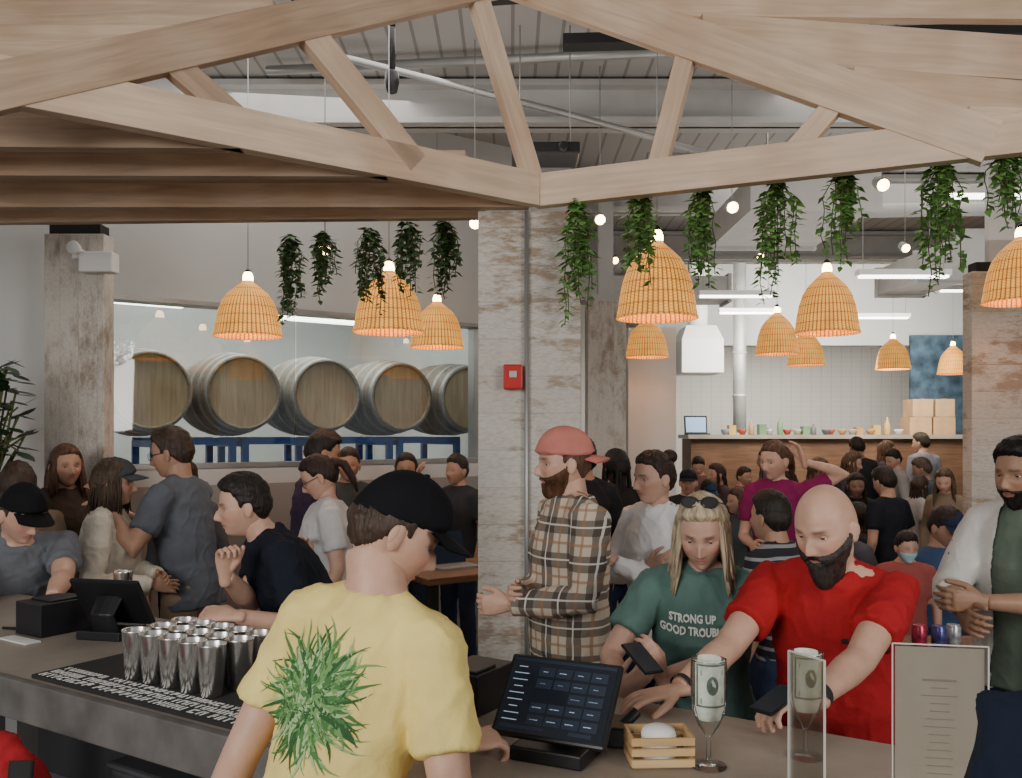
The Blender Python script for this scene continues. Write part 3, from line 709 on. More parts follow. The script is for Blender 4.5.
beam('bottom_chord',Lp(0.02,ZB),Lp(2.2,ZB),.06,.145,m_maple,tl)
lch=lambda t:3.80-(.63)*t
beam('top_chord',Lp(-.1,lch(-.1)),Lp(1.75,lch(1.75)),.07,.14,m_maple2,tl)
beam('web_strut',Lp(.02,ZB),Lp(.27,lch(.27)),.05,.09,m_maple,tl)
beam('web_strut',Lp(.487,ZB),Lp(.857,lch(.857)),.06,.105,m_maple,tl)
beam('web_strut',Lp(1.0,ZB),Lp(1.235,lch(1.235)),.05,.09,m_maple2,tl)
def joist(a,b,w=.05,h=.15,m=m_maple,l='pale maple timber joist of the bar canopy'):
    o=beam('timber_joist',a,b,w,h,m); top(o,l,'beam',group='canopy joists'); return o
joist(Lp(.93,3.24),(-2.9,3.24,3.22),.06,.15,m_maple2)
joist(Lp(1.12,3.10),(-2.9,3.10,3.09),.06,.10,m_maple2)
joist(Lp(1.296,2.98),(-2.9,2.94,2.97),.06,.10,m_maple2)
joist(Rp(.65,3.37),(2.9,4.02,3.37),.06,.19)
joist(Rp(1.178,3.07),(2.9,3.78,3.07),.06,.16)
joist(Rp(.33,3.58),(2.9,3.9,3.58),.06,.12)
joist(Rp(1.54,2.87),(2.9,3.42,2.87),.06,.14)
SL='shaded maple joist between the canopy and the wall'
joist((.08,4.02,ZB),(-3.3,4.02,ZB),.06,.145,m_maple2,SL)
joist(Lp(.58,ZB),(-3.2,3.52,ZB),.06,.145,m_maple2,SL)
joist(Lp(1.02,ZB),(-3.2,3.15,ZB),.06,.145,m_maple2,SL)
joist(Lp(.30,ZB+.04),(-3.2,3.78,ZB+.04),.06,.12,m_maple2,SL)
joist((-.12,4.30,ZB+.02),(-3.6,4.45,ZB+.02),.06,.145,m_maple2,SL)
# ============================================================= PENDANTS
def pendant(px,ybot,wpx,htpx,grp='rattan pendant lamps'):
    d=.40*F/wpx; x=(px-511)/F*d; zb=H+(HY-ybot)/F*d; hh=htpx/F*d
    e=empty('pendant_lamp',(x,d,zb),'bell-shaped woven rattan pendant lamp glowing warm orange','pendant lamp',grp)
    prof=[(.026,1.0),(.036,.95),(.072,.87),(.115,.76),(.150,.62),(.172,.45),(.186,.27),(.194,.12),(.203,.0)]
    mb=MB(); n=48; vs=[]
    pr=[]
    for (r0,z0),(r1,z1) in zip(prof,prof[1:]):
        for q in range(3): pr.append((r0+(r1-r0)*q/3,(z0+(z1-z0)*q/3)*hh))
    pr.append((.203,0))
    for r_,z_ in pr:
        for kk in range(n*2):
            a=math.pi*kk/n; rr=r_*(1+(.009 if kk%2 else -.009)); vs.append((rr*math.cos(a),rr*math.sin(a),z_))
    m_=2*n; mb.add(vs,[(i*m_+q,(i+1)*m_+q,(i+1)*m_+(q+1)%m_,i*m_+(q+1)%m_) for i in range(len(pr)-1) for q in range(m_)])
    mb.tube([(.203*math.cos(a),.203*math.sin(a),0) for a in[2*math.pi*i/24 for i in range(25)]],.006,6)
    mb.obj('lamp_shade',m_wick,e)
    MB().ell((0,0,hh*1.02),(.032,.032,.05),14,10).obj('bulb',m_bulb,e)
    MB().tube([(0,0,hh*1.08),(0,0,(4.2 if abs(d-8.6)>.2 and abs(d-11)>.2 else 3.84)-zb)],.0025,6).obj('cord',m_galv,e)
    MB().lathe([(.018,hh*1.07),(.02,hh*1.16),(.008,hh*1.19)],12).obj('lamp_holder',m_black,e)
    l=bpy.data.lights.new('pendant_glow','POINT'); l.energy=5; l.color=(1,.64,.32); l.shadow_soft_size=.06
    lo=bpy.data.objects.new('pendant_glow',l); COL.objects.link(lo); lo.parent=e; lo.location=(0,0,hh*.45)
for a in((248,336,66,56),(389,332,70,62),(437,347,53,46),(657,318,79,78),(647,357,42,38),(827,333,62,62),(777,354,42,42),(806,365,36,34),(893,369,33,31),(1021,302,70,66),(953,374,29,29),(384,362,22,20)): pendant(*a)
for px,py,d in((732,210,5.4),(600,222,6.0),(882,188,5.0),(325,252,5.0),(475,226,5.6),(905,250,7.5),(760,258,9.0),(615,262,9.0)):
    p=W(px,py,d); mb=MB(); R=Matrix.Rotation(-1.1,3,'X'); mb.lathe([(.02,.08),(.032,.07),(.040,0),(.038,-.02)],16,R=R,c=(0,0,.02)); mb.tube([(0,0,.06),(0,0,4.19-p.z)],.003,6)
    o=mb.obj('spot_lamp',m_spot,loc=p); top(o,'small grey ceiling spot lamp with warm bulb','spotlight',group='ceiling spot lamps')
    MB().ell(R@V((0,0,-.02))+V((0,0,.02)),(.034,.034,.02),12,8,R=R).obj('bulb',m_bulb,o)
# ============================================================= IVY
def ivy(px,y0,y1,d,wd=.115,m=m_leaf):
    p0=W(px,y0,d); L=(y1-y0)/F*d; rnd=random.Random(int(px)); mb=MB(); nst=14
    for i in range(nst):
        a=rnd.uniform(0,6.28); r=wd*rnd.uniform(.1,.75); ln=L*(rnd.uniform(.55,1.0) if i else 1.05)
        pts=[];
        for j in range(7):
            t=j/6; pts.append(V((math.cos(a)*r*min(1,t*3)+rnd.uniform(-.01,.01),math.sin(a)*r*min(1,t*3)+rnd.uniform(-.01,.01),.03-t*ln)))
        mb.tube(pts,.0022,5,1)
        nl=int(ln/.014)
        for q in range(nl):
            t=(q+rnd.random())/nl; f_=t*6; j=min(5,int(f_)); c=pts[j].lerp(pts[j+1],f_-j)
            s=rnd.uniform(.020,.036)*(1-.25*t); az=rnd.uniform(0,6.28); o_=V((math.cos(az),math.sin(az),rnd.uniform(-.9,-.1))).normalized(); w_=o_.cross(V((0,0,1))).normalized(); w_=(w_+V((0,0,rnd.uniform(-.4,.4)))).normalized(); b0=c+o_*.006
            n_=o_.cross(w_)*s*.15
            vs=[b0,b0+o_*s*.35+w_*s*.6,b0+o_*s*.9+w_*s*.42,b0+o_*s*1.7,b0+o_*s*.9-w_*s*.42,b0+o_*s*.35-w_*s*.6,b0+o_*s*.7-n_]
            mb.add(vs,[(0,1,6),(1,2,6),(2,3,6),(3,4,6),(4,5,6),(5,0,6)],0)
    o=mb.obj('hanging_ivy',[m,m_stem],loc=p0); top(o,'trailing green ivy hanging from the canopy edge','hanging plant',group='ivy along the canopy edge')
for a in((577,205,325,3.93),(640,196,288,4.0),(702,190,292,3.95),(776,180,305,3.78),(843,175,270,3.68),(943,162,298,3.45),(1012,156,232,3.35)): ivy(*a)
for a in((290,240,325,4.6),(323,237,305,4.6),(370,234,314,4.5),(408,228,300,4.4),(443,224,302,4.4)): ivy(*a,wd=.10,m=m_leafd)
# ============================================================= BARRELS
bdir=wn.normalized()
def barrel(s):
    head=V((-2.04,6.9,2.05))+wu*s
    R=Matrix((wu,bdir,V((0,0,1)))).transposed()
    e=empty('wine_barrel',head-bdir*.45-V((0,0,.35)),'oak wine barrel with galvanised hoops lying on a blue rack','barrel','wine barrels')
    A=Matrix.Rotation(-math.pi/2,3,'X'); RR=R@A
    prof=[]; Lh=.45
    for i in range(15):
        z=-Lh+2*Lh*i/14; prof.append((.285+.048*(1-(z/Lh)**2),z))
    mb=MB(); mb.lathe([(.262,-Lh),(.285,-Lh)]+prof+[(.262,Lh),(.262,Lh-.03)],40,capa=False,R=RR,c=(0,0,.35)); mb.obj('staves',m_oak,e)
    MB().lathe([(.001,Lh-.03),(.264,Lh-.03)],40,R=RR,c=(0,0,.35),capa=False).obj('barrel_head',m_oakh,e,smooth=False)
    MB().lathe([(.264,-Lh+.03),(.001,-Lh+.03)],40,R=RR,c=(0,0,.35),capa=False).obj('barrel_head',m_oakh,e,smooth=False)
    for z in(-.42,-.30,-.14,.14,.30,.42):
        f_=lambda q:.285+.048*(1-(q/Lh)**2)+.004
        MB().lathe([(f_(z-.02)-.006,z-.02),(f_(z-.02),z-.02),(f_(z+.02),z+.02),(f_(z+.02)-.006,z+.02)],40,capa=False,R=RR,c=(0,0,.35)).obj('hoop',m_hoop,e)
for s in(-.68,.0,.68,1.36,2.04): barrel(s)
for s in(-.34,.34,1.02,1.70):
    mb=MB(); c=V((-2.04,6.9,0))+wu*s-bdir*.45
    for q in(-.3,.3):
        for r in(-.29,.29):
            mb.box(V((0,0,.84))+wu*r+bdir*q,(.05,.05,1.68),Rwall)
    for q in(-.3,.3):
        for z in(1.68,.9): mb.box(V((0,0,z))+bdir*q,(.62,.06,.055),Rwall)
    for r in(-.29,.29): mb.box(V((0,0,1.66))+wu*r,(.05,.6,.05),Rwall)
    top(mb.obj('barrel_rack',m_blue,loc=(c.x,c.y,0),smooth=False),'blue painted steel barrel rack','rack',group='barrel racks')
p=W(99,263,5.3); mb=MB(); mb.box((0,0,0),(.2,.1,.12)); mb.box((-.12,.0,.05),(.06,.06,.06)); o=mb.obj('emergency_light',m_white,loc=p,smooth=False,bev=.008); top(o,'white emergency light box on the weathered column','emergency light')
MB().lathe([(.03,0),(.04,.04),(.035,.045)],14,c=(-.1,-.07,.07),R=Matrix.Rotation(math.pi/2,3,'X')).obj('lamp_head',m_white,o)
p=W(513,377,4.02); mb=MB(); mb.box((0,0,0),(.085,.06,.11)); o=mb.obj('fire_alarm',m_red,loc=p,smooth=False,bev=.006); top(o,'red wall-mounted fire alarm strobe on the column','fire alarm')
MB().box((0,-.033,.01),(.035,.012,.03)).obj('strobe_lens',m_duct,o,smooth=False,bev=.003)
# ============================================================= KITCHEN
o=MB().box((0,0,.83),(3.9,.6,1.66)).obj('service_counter',m_counterw,loc=(4.25,11.8,0),smooth=False); top(o,'dark wood fronted service counter of the open kitchen','counter')
MB().box((0,-.03,1.69),(4.0,.72,.05)).obj('countertop',m_conc,o,smooth=False)
MB().box((0,-.31,.9),(3.8,.02,.05)).obj('foot_rail',m_galv,o,smooth=False)
mb=MB(); mb.box((0,0,.22),(.56,.7,.44)); mb.add([(-.28,-.35,.44),(.28,-.35,.44),(.28,.35,.44),(-.28,.35,.44),(-.2,-.25,.64),(.2,-.25,.64),(.2,.25,.64),(-.2,.25,.64)],[(0,1,5,4),(1,2,6,5),(2,3,7,6),(3,0,4,7),(4,5,6,7)])
mb.tube([(0,0,.6),(0,0,1.6)],.14,16); top(mb.obj('range_hood',m_white,loc=(2.57,12.4,2.55),smooth=False),'white extractor hood over the kitchen line','hood')
mb=MB(); mb.tube([(0,0,0),(0,0,2.45)],.09,18); 
for z in(.5,1.1,1.7): mb.lathe([(.09,z),(.1,z+.01),(.1,z+.03),(.09,z+.04)],18,capa=False)
top(mb.obj('flue_pipe',MAT('pale_flue_steel',(.62,.62,.6),.4,.4),loc=(3.2,12.6,1.74)),'vertical galvanised flue pipe','pipe')
mb=MB(); mb.box((0,0,.01),(.3,.2,.02)); o=mb.obj('laptop',m_blk2,loc=(2.42,11.7,1.715),smooth=False); top(o,'open black laptop on the service counter','laptop')
MB().box((0,.1,.13),(.3,.015,.24),Matrix.Rotation(-.2,3,'X')).obj('screen',m_blk2,o,smooth=False)
MB().box((0,.085,.13),(.26,.004,.20),Matrix.Rotation(-.2,3,'X')).obj('display',EMI('laptop_display',(.15,.25,.4),1.0),o,smooth=False)
for i,(x,z,s) in enumerate(((5.35,1.715,.3),(5.66,1.715,.3),(5.38,1.95,.28),(5.67,1.95,.26))):
    mb=MB(); mb.box((0,0,.115),(s*.95,.3,.23)); mb.box((0,0,.232),(.04,.3,.003),None,1); o=mb.obj('cardboard_box',[m_cardb,m_pine],loc=(x,11.9,z),smooth=False); top(o,'plain brown cardboard box stacked on the service counter','box',group='stacked cardboard boxes')
rr=random.Random(12)
for i in range(20):
    x=2.75+i*.118+rr.uniform(-.03,.03); kind=rr.randrange(3); c_=rr.choice(((.35,.2,.08),(.3,.28,.22),(.35,.06,.03),(.5,.5,.46),(.08,.08,.08),(.2,.22,.25),(.12,.2,.1),(.45,.3,.08))); hh=rr.uniform(.08,.24); mb=MB()
    mt=MAT('counter_ware',c_,.4)
    if kind==0: mb.lathe([(.035,0),(.038,.01),(.038,hh*.6),(.014,hh*.8),(.014,hh),(.001,hh)],12); nm_='bottle'
    elif kind==1: mb.box((0,0,hh*.3),(.09,.12,hh*.6)); mb.box((0,0,hh*.62),(.095,.125,.012)); nm_='food_tub'
    else: mb.lathe([(.03,0),(.055,.05),(.06,.07),(.055,.07),(.03,.01)],14); nm_='bowl'
    top(mb.obj(nm_,mt,loc=(x,11.55+rr.uniform(0,.2),1.715),smooth=kind!=1),{'bottle':'narrow-necked bottle on the service counter','food_tub':'lidded food tub on the service counter','bowl':'small round bowl on the service counter'}[nm_],nm_.replace('_',' '),group='service counter clutter')
# ============================================================= BAR COUNTER
cu_=V((.846,-.533,0)).normalized(); cn=V((-cu_.y,cu_.x,0)); C0=V((-2.2,3.87,0)); Rc=Matrix((cu_,cn,V((0,0,1)))).transposed(); CW=.72; CT=1.07
def CP(s,t,z=CT): return C0+cu_*s-cn*t+V((0,0,z))
cc=CP(1.35,CW/2,0); bar=MB(); bar.box((0,0,CT-.03),(6.3,CW,.06),Rc)
bo=bar.obj('bar_counter',m_conc,loc=cc,smooth=False,bev=.004); top(bo,'long bar counter with a worn concrete top','bar counter')
MB().box(cn*.1+V((0,0,.505)),(6.2,.3,1.01),Rc).obj('counter_base',m_dark,bo,smooth=False)
MB().box(-cn*(CW/2+.006)+V((0,0,CT-.055)),(6.3,.03,.11),Rc).obj('front_edge',m_concd,bo,smooth=False,bev=.004)
MB().box(-cn*(.22)+V((0,0,.62)),(6.1,.42,.03),Rc).obj('shelf',m_galv,bo,smooth=False)
for s in(-2.2,-1.1,0,1.1,2.2):
    MB().box(cu_*s-cn*(.30)+V((0,0,.5)),(.06,.06,1.0),Rc).obj('leg',m_galv,bo,smooth=False)
for s,c_ in((1.95,(.05,.05,.055)),):
    mb=MB(); mb.box((0,0,.12),(.3,.26,.24),Rc); mb.box((0,0,.25),(.32,.28,.02),Rc); top(mb.obj('storage_bin',MAT('bin_plastic',c_,.5),loc=CP(s,.55,.636),smooth=False,bev=.01),'lidded plastic bin on the shelf under the bar','bin')
mb=MB(); mb.tube([(0,0,.0),(0,0,.1),(0,0,.6),(0,-.02,.86),(0,-.02,.96)],[(.12,.08),(.16,.10),(.16,.10),(.13,.08),(.06,.04)],20,side=(1,0,0),rnd=True)
v_,f_=remesh(mb,.012,3,.010); o=MB().add(v_,f_).obj('backpack',FAB((.36,.02,.025),'backpack_nylon'),loc=(-1.22,2.16,.04)); top(o,'red and black backpack standing beside the bar','backpack')
for q in(-.09,.09): MB().tube([(q,-.08,.95),(q,-.13,.7),(q,-.14,.4),(q,-.11,.15)],[(.03,.008)]*4,8,side=(1,0,0)).obj('strap',m_blk2,o)
MB().ell((0,-.11,.35),(.11,.04,.15),14,10).obj('pocket',m_blk2,o)
sh_=MB(); prof=[(.027,0),(.029,.002),(.0355,.126),(.037,.131),(.0355,.133),(.034,.131),(.027,.005),(.001,.004)]
sh_.lathe(prof,28,capa=False); sh_.f.append(tuple(range(28))[::-1]); sh_.m.append(0)
st=CP(1.757,.575,CT+.012)
first=sh_.obj('metal_tumbler',m_steel,loc=st); top(first,'polished steel tumbler standing on the bar mat','tumbler',group='steel tumblers on the bar mat')
rnd=random.Random(3)
for r in range(3):
    for q in range(5):
        if r==0 and q==0: continue
        p=st+cu_*(.0775*q+.012*(r%2))+cn*(.078*r)+V((rnd.uniform(-.001,.001),rnd.uniform(-.001,.001),0))
        clone(first,p)
o=clone(first,(-1.53,3.55,CT),label='polished steel tumbler standing alone on the bar'); 
del o['group']
mc=CP(1.92,.515,CT); 
mb=MB(); mb.box((0,0,.006),(.88,.38,.01),Rc,0)
rnd=random.Random(5)
for row,(yy,hh) in enumerate(((-.168,.026),(-.134,.026),(-.100,.022),(.165,.026))):
    x=-.42
    while x<.41:
        w=rnd.uniform(.010,.020); 
        if rnd.random()<.14: x+=.016; continue
        kind=rnd.randrange(6); Bx=lambda cx,cy,sx,sy: mb.box(cu_*cx+cn*cy+V((0,0,.0116)),(sx,sy,.0008),Rc,1)
        t=.0065
        if kind!=4: Bx(x,yy,t,hh)
        if kind in(0,1,3,4): Bx(x+w/2,yy+hh/2-t/2,w,t)
        if kind in(0,2): Bx(x+w/2,yy-hh/2+t/2,w,t)
        if kind in(1,5): Bx(x+w/2,yy,w,t)
        if kind in(2,3,5): Bx(x+w,yy,t,hh)
        if kind==4: Bx(x+w/2,yy,t,hh)
        x+=w+.013
top(mb.obj('bar_mat',[m_blk2,m_inkw],loc=mc,smooth=False),'black rubber bar mat with white lettering under the tumblers','bar mat')
def terminal(loc,R,label,tilt=32):
    e=MB(); e.box((0,0,.015),(.16,.15,.03),R); e.tube([R@V((0,.03,.02)),R@V((0,.05,.08)),R@V((0,.01,.13))],[(.05,.02),(.045,.018),(.05,.02)],12,side=R@V((1,0,0)))
    o=e.obj('tablet_terminal',m_black,loc=loc,smooth=False,bev=.004); top(o,label,'point of sale tablet')
    Rt=R@Matrix.Rotation(-math.radians(tilt),3,'X'); c=R@V((0,-.005,.115))
    MB().box(c,(.255,.016,.185),Rt).obj('tablet',m_black,o,smooth=False,bev=.006)
    s=MB(); n_=Rt@V((0,-1,0)); s.box(c+n_*.0088,(.238,.001,.168),Rt,0)
    Bx=lambda x,z,w,h,m: s.box(c+Rt@V((x,-.0098,z)),(w,.0006,h),Rt,m)
    Bx(0,.079,.236,.007,2)
    rr=random.Random(4)
    for i in range(4):
        for j in range(5):
            if rr.random()<.15: continue
            Bx(-.035+i*.040,.055-j*.027,.036,.021,1); Bx(-.038+i*.040,.055-j*.027,.010+.012*rr.random(),.002,3)
    for j in range(9): Bx(-.092,.062-j*.015,.034 if j%3 else .02,.0018,3)
    Bx(-.06,-.072,.1,.008,2); Bx(.07,-.072,.05,.008,1)
    s.obj('screen',[m_screen,m_tileui,m_tileui,m_txtui],o,smooth=False)
    return o
terminal(V((.10,1.90,CT)),Rc@Matrix.Rotation(.12,3,'Z'),'black point of sale tablet on a stand showing an order grid',40)
terminal(V((-1.33,3.0,CT)),Rc@Matrix.Rotation(math.radians(200),3,'Z'),'black point of sale tablet seen from behind')
mb=MB(); mb.box((0,0,.05),(.13,.17,.10),Rc); mb.box(-cn*.03+V((0,0,.103)),(.11,.09,.008),Rc); top(mb.obj('receipt_printer',m_black,loc=(-.09,2.24,CT),smooth=False,bev=.01),'small black receipt printer on the bar','printer')
mb=MB(); mb.box((0,0,.055),(.15,.19,.11),Rc); mb.box((0,0,.113),(.12,.10,.008),Rc); top(mb.obj('receipt_printer',m_black,loc=(-1.56,3.08,CT),smooth=False,bev=.012),'black receipt printer beside the far tablet','printer')
mb=MB(); mb.box((0,0,.022),(.05,.10,.044),Rc@Matrix.Rotation(.3,3,'Z')); mb.tube([(0,0,.03),(.04,.02,.06)],.014,10); top(mb.obj('card_reader',m_black,loc=(.24,1.98,CT),smooth=False,bev=.006),'black card reader beside the tablet','card reader')
def goblet(p,label):
    pr=[(.036,0),(.036,.003),(.008,.008),(.005,.02),(.005,.055),(.008,.065),(.022,.085),(.032,.11),(.036,.14),(.037,.175),(.0355,.218)]
    e=MB(); e.lathe(pr,28,capa=False); e.f.append(tuple(range(28))[::-1]); e.m.append(0)
    e.tube([(.0355*math.cos(a),.0355*math.sin(a),.218) for a in[2*math.pi*i/24 for i in range(25)]],.0012,6)
    o=e.obj('stemmed_glass',m_glass,loc=p); top(o,label,'glass')
    b=MB()
    for r_,z0,a0,a1 in((.0325,.098,-2.75,-.35),(.025,.1,-.4,2.4)):
        n=14; vs=[]; 
        for i in range(n+1):
            a=a0+(a1-a0)*i/n
            for z in(z0,z0+.03,z0+.122): rr=r_*(1-.30*sm(.13,.09,z)); vs.append((rr*math.cos(a),rr*math.sin(a),z))
        b.add(vs,[(3*i+q,3*i+3+q,3*i+4+q,3*i+1+q) for i in range(n) for q in(0,1)],0)
        def arc(u0,u1,z_0,z_1,mi_):
            vv=[];m_n=6
            for i in range(m_n+1):
                a=a0+(a1-a0)*(u0+(u1-u0)*i/m_n)
                for z in(z_0,z_1): vv.append(((r_+.0007)*math.cos(a),(r_+.0007)*math.sin(a),z))
            b.add(vv,[(2*i,2*i+2,2*i+3,2*i+1) for i in range(m_n)],mi_)
        arc(.06,.94,.2105,.2145,1); arc(.06,.94,.128,.132,1); arc(.06,.11,.13,.212,1); arc(.89,.94,.13,.212,1)
        n2=20; a_c=(a0+a1)/2; vv=[((r_+.0009)*math.cos(a_c+.012/r_*math.cos(t)),(r_+.0009)*math.sin(a_c+.012/r_*math.cos(t)),.172+.019*math.sin(t)) for t in[2*math.pi*i/n2 for i in range(n2)]]
        b.add(vv,[tuple(range(n2))],1)
    for zz,aa in((.196,-2.25),(.196,-.88),(.140,-2.25),(.140,-.88)):
        vs,fs=text_geo('1',.014); b.add([((.0335)*math.cos(aa+q.x/.0325),(.0335)*math.sin(aa+q.x/.0325),zz-.004+q.y) for q in vs],fs,1)
    bo_=b.obj('dollar_bill',[m_bill,m_billd],loc=p); top(bo_,'folded one dollar bill tucked inside a stemmed glass','dollar bill')
goblet(V((.402,1.83,CT)),'stemmed tasting glass holding a dollar bill as tips')
goblet(V((.617,1.885,CT)),'stemmed tasting glass with a dollar bill behind an acrylic sign')
cr=empty('wooden_crate',(.305,1.86,CT),'small slatted pine crate on the bar','crate'); Rr=Rc@Matrix.Rotation(math.radians(35),3,'Z')
for zz in(.012,.034,.055):
    for q in(-.045,.045): MB().box(Rr@V((0,q,zz)),(.128,.006,.015),Rr).obj('slat',m_pine,cr,smooth=False)
    for q in(-.062,.062): MB().box(Rr@V((q,0,zz)),(.006,.085,.015),Rr).obj('slat',m_pine,cr,smooth=False)
MB().box((0,0,.004),(.12,.085,.006),Rr).obj('bottom_board',m_pine,cr,smooth=False)
mb=MB(); mb.lathe([(.033,.008),(.036,.03),(.036,.058),(.032,.068),(.018,.074),(.001,.075)],24,capa=False); top(mb.obj('paper_coasters',m_inkw,loc=(.305,1.86,CT)),'stack of round white coasters inside the crate','coasters')
m_edge=MAT('polished_acrylic_edge',(.62,.60,.56),.25)
def stand(p,w,h_,ang,label,papers=False):
    R=Matrix.Rotation(ang,3,'Z'); mb=MB(); mb.box(R@V((0,0,h_/2)),(w,.003,h_),R); mb.box(R@V((0,0,.003)),(w,.07,.004),R)
    o=mb.obj('sign_holder',m_acr,loc=p,smooth=False); top(o,label,'sign holder')
    for q in(-w/2,w/2): MB().box(R@V((q,0,h_/2)),(.0018,.004,h_),R).obj('polished_edge',m_edge,o,smooth=False)
    MB().box(R@V((0,0,h_)),(w,.004,.0018),R).obj('polished_edge',m_edge,o,smooth=False)
    if papers:
        pp=MB(); pp.box(R@V((0,.004,h_/2+.005)),(w-.01,.001,h_-.02),R,0)
        for i in range(14):
            wd=random.Random(i).uniform(.3,.8)*w*.5; 
            pp.box(R@V((0,.0030,h_-.06-i*.013)),(wd,.0006,.0014 if i else .0035),R,1)
        pp.obj('menu_sheet',[m_sheet,MAT('faint_ink',(.46,.40,.34),.7)],o,smooth=False)
stand(V((.502,1.53,CT)),.080,.30,math.radians(-62),'clear acrylic sign holder standing on the bar')
stand(V((.715,1.50,CT)),.15,.325,math.radians(-10),'acrylic menu holder with a printed drinks list',papers=True)
# ============================================================= TABLES behind
def table(x,y,w,d,h_,rz,label):
    e=empty('table',(x,y,0),label,'table',rotz=rz)
    MB().box((0,0,h_-.02),(w,d,.04)).obj('table_top',m_counterw,e,smooth=False,bev=.005)
    for sx in(1,-1):
        for sy in(1,-1): MB().box((sx*(w/2-.06),sy*(d/2-.06),(h_-.04)/2),(.05,.05,h_-.04)).obj('leg',m_blk2,e,smooth=False)
    return e
def stool(x,y,h_,rz=0):
    e=empty('bar_stool',(x,y,0),'backless stool with round wooden seat and black legs','stool','stools at the tables')
    MB().lathe([(.001,h_),(.16,h_),(.17,h_-.015),(.16,h_-.035),(.001,h_-.035)],20,capa=False).obj('seat',m_counterw,e)
    for a in(.8,2.37,3.94,5.5): MB().tube([(.1*math.cos(a),.1*math.sin(a),h_-.03),(.19*math.cos(a),.19*math.sin(a),.0)],.012,8).obj('leg',m_blk2,e)
table(-.22,5.6,1.0,.6,.92,.6,'high dark wood table near the column'); 
table(4.6,9.3,1.0,.5,.76,0,'long dining table in the hall'); table(2.05,4.2,.6,.45,.75,0,'small dark table with drink cans')
for x,y in((-.75,5.0),(.1,4.9)): stool(x,y,.66)
mb=MB(); mb.box((0,0,.008),(.28,.2,.016)); o=mb.obj('laptop',m_galv,loc=(-.35,5.5,.92),smooth=False,rotz=.6); top(o,'open silver laptop on the high table','laptop')
MB().box((0,.12,.11),(.28,.012,.2),Matrix.Rotation(-.3,3,'X')).obj('screen',m_screen,o,smooth=False)
mb=MB(); rnd=random.Random(2)
for i in range(170):
    a=rnd.uniform(0,6.28); r=rnd.uniform(.03,.22); z=1.62+rnd.uniform(0,.52); c=V((math.cos(a)*r,math.sin(a)*r,z)); o_=V((math.cos(a),math.sin(a),rnd.uniform(-.6,.6))).normalized(); w_=o_.cross(V((0,0,1))).normalized(); s=rnd.uniform(.045,.075)
    mb.add([c,c+o_*s*.5+w_*s*.6,c+o_*s*1.1+w_*s*.55,c+o_*s*1.8,c+o_*s*1.1-w_*s*.55,c+o_*s*.5-w_*s*.6],[(0,1,2,3),(0,3,4,5)],0)
    if i%2==0: mb.tube([(0,0,1.3),(c.x*.4,c.y*.4,1.5+.3*rnd.random()),tuple(c)],.006,5,1)
mb.tube([(0,0,.35),(0,0,1.9)],[.03,.012],8,1)
o=mb.obj('potted_plant',[MAT('glossy_dark_leaf',(.02,.05,.018),.4,var=.4),m_stem],loc=(-2.80,4.80,0)); top(o,'broad-leaved dark green potted plant by the wall','potted plant')
MB().lathe([(.001,.0),(.14,.0),(.18,.42),(.19,.42),(.17,.38),(.001,.38)],24,capa=False).obj('pot',m_blk2,o)
# ============================================================= PEOPLE
LS=(.50,.30,.22); PS=(.60,.36,.26); TS=(.44,.25,.165)
m_plaid=PLAID(); m_strp=STRIPED()
Y=person('person in yellow tee and black cap tapping a tablet',(-.360,1.68),-22,h=1.72,lean=10,side=8,yaw=-52,pitch=30,rh=W(455,748,1.83),lh=V((-.62,1.78,.90)),re=(.15,-.6,-.9),le=(-.4,-.3,-.8),build=.86,
   rn=(-.1,.2,-1),rd=(.86,.42,.10),rc=[.10,.75,.85,.9,.5],shirt=(.86,.69,.24),skin=PS,hair='crop',hcol=(.05,.03,.02),cap=(.006,.006,.008),lod=2,hunch=.03,hs=.94)
rnd=random.Random(11); vs=[];fs=[];mi=[]
for i in range(360):
    a=rnd.uniform(0,6.283); L=rnd.uniform(.06,.122)
    if i>220: L*=.55
    r0=rnd.uniform(0,.04); bend=rnd.uniform(-.5,.5); wd0=rnd.uniform(.004,.0070); b0=len(vs); n=8
    zz=.0002+.0006*i/360
    for j in range(n+1):
        t=j/n; aa=a+bend*t*t; x=math.cos(a)*r0+math.cos(aa)*L*t; y=math.sin(a)*r0+math.sin(aa)*L*t; w=wd0*(1-t)**.7+.0002
        for sgn in(1,-1): vs.append((x-math.sin(aa)*w*sgn,y+math.cos(aa)*w*sgn,zz))
    k_=rnd.randrange(4)
    for j in range(n): fs.append((b0+2*j,b0+2*j+2,b0+2*j+3,b0+2*j+1)); mi.append(k_)
pm=[MAT('print_green',c_,.8,var=.2) for c_ in((.03,.11,.03),(.07,.20,.05),(.17,.34,.11),(.38,.54,.26))]
decal(Y,vs,fs,pm,mi,Y['T'](.325,-.0,-.03),Y['rt'],Y['u'],'plant_print',off=.0015,dist=.35)
RM=person('bald bearded person in a red tee leaning on the bar',(.95,2.60),150,h=1.68,lean=22,yaw=-20,pitch=20,rh=W(668,700,2.20),lh=W(804,712,2.03),re=(.1,.1,-1.0),le=(.6,.3,-.9),
   rn=(0,0,-1),rd=(-.9,-.3,-.04),rc=[.25,.25,.3,.3,.2],ln=(-.4,-.2,-.6),ld=(-.85,-.25,.05),lc=[.6,.65,.7,.7,.6],build=1.03,belly=.05,shirt=(.38,.016,.02),skin=PS,hair='bald',beard=.032,bcol=(.035,.028,.025),lod=2)
vs,fs=[],[]
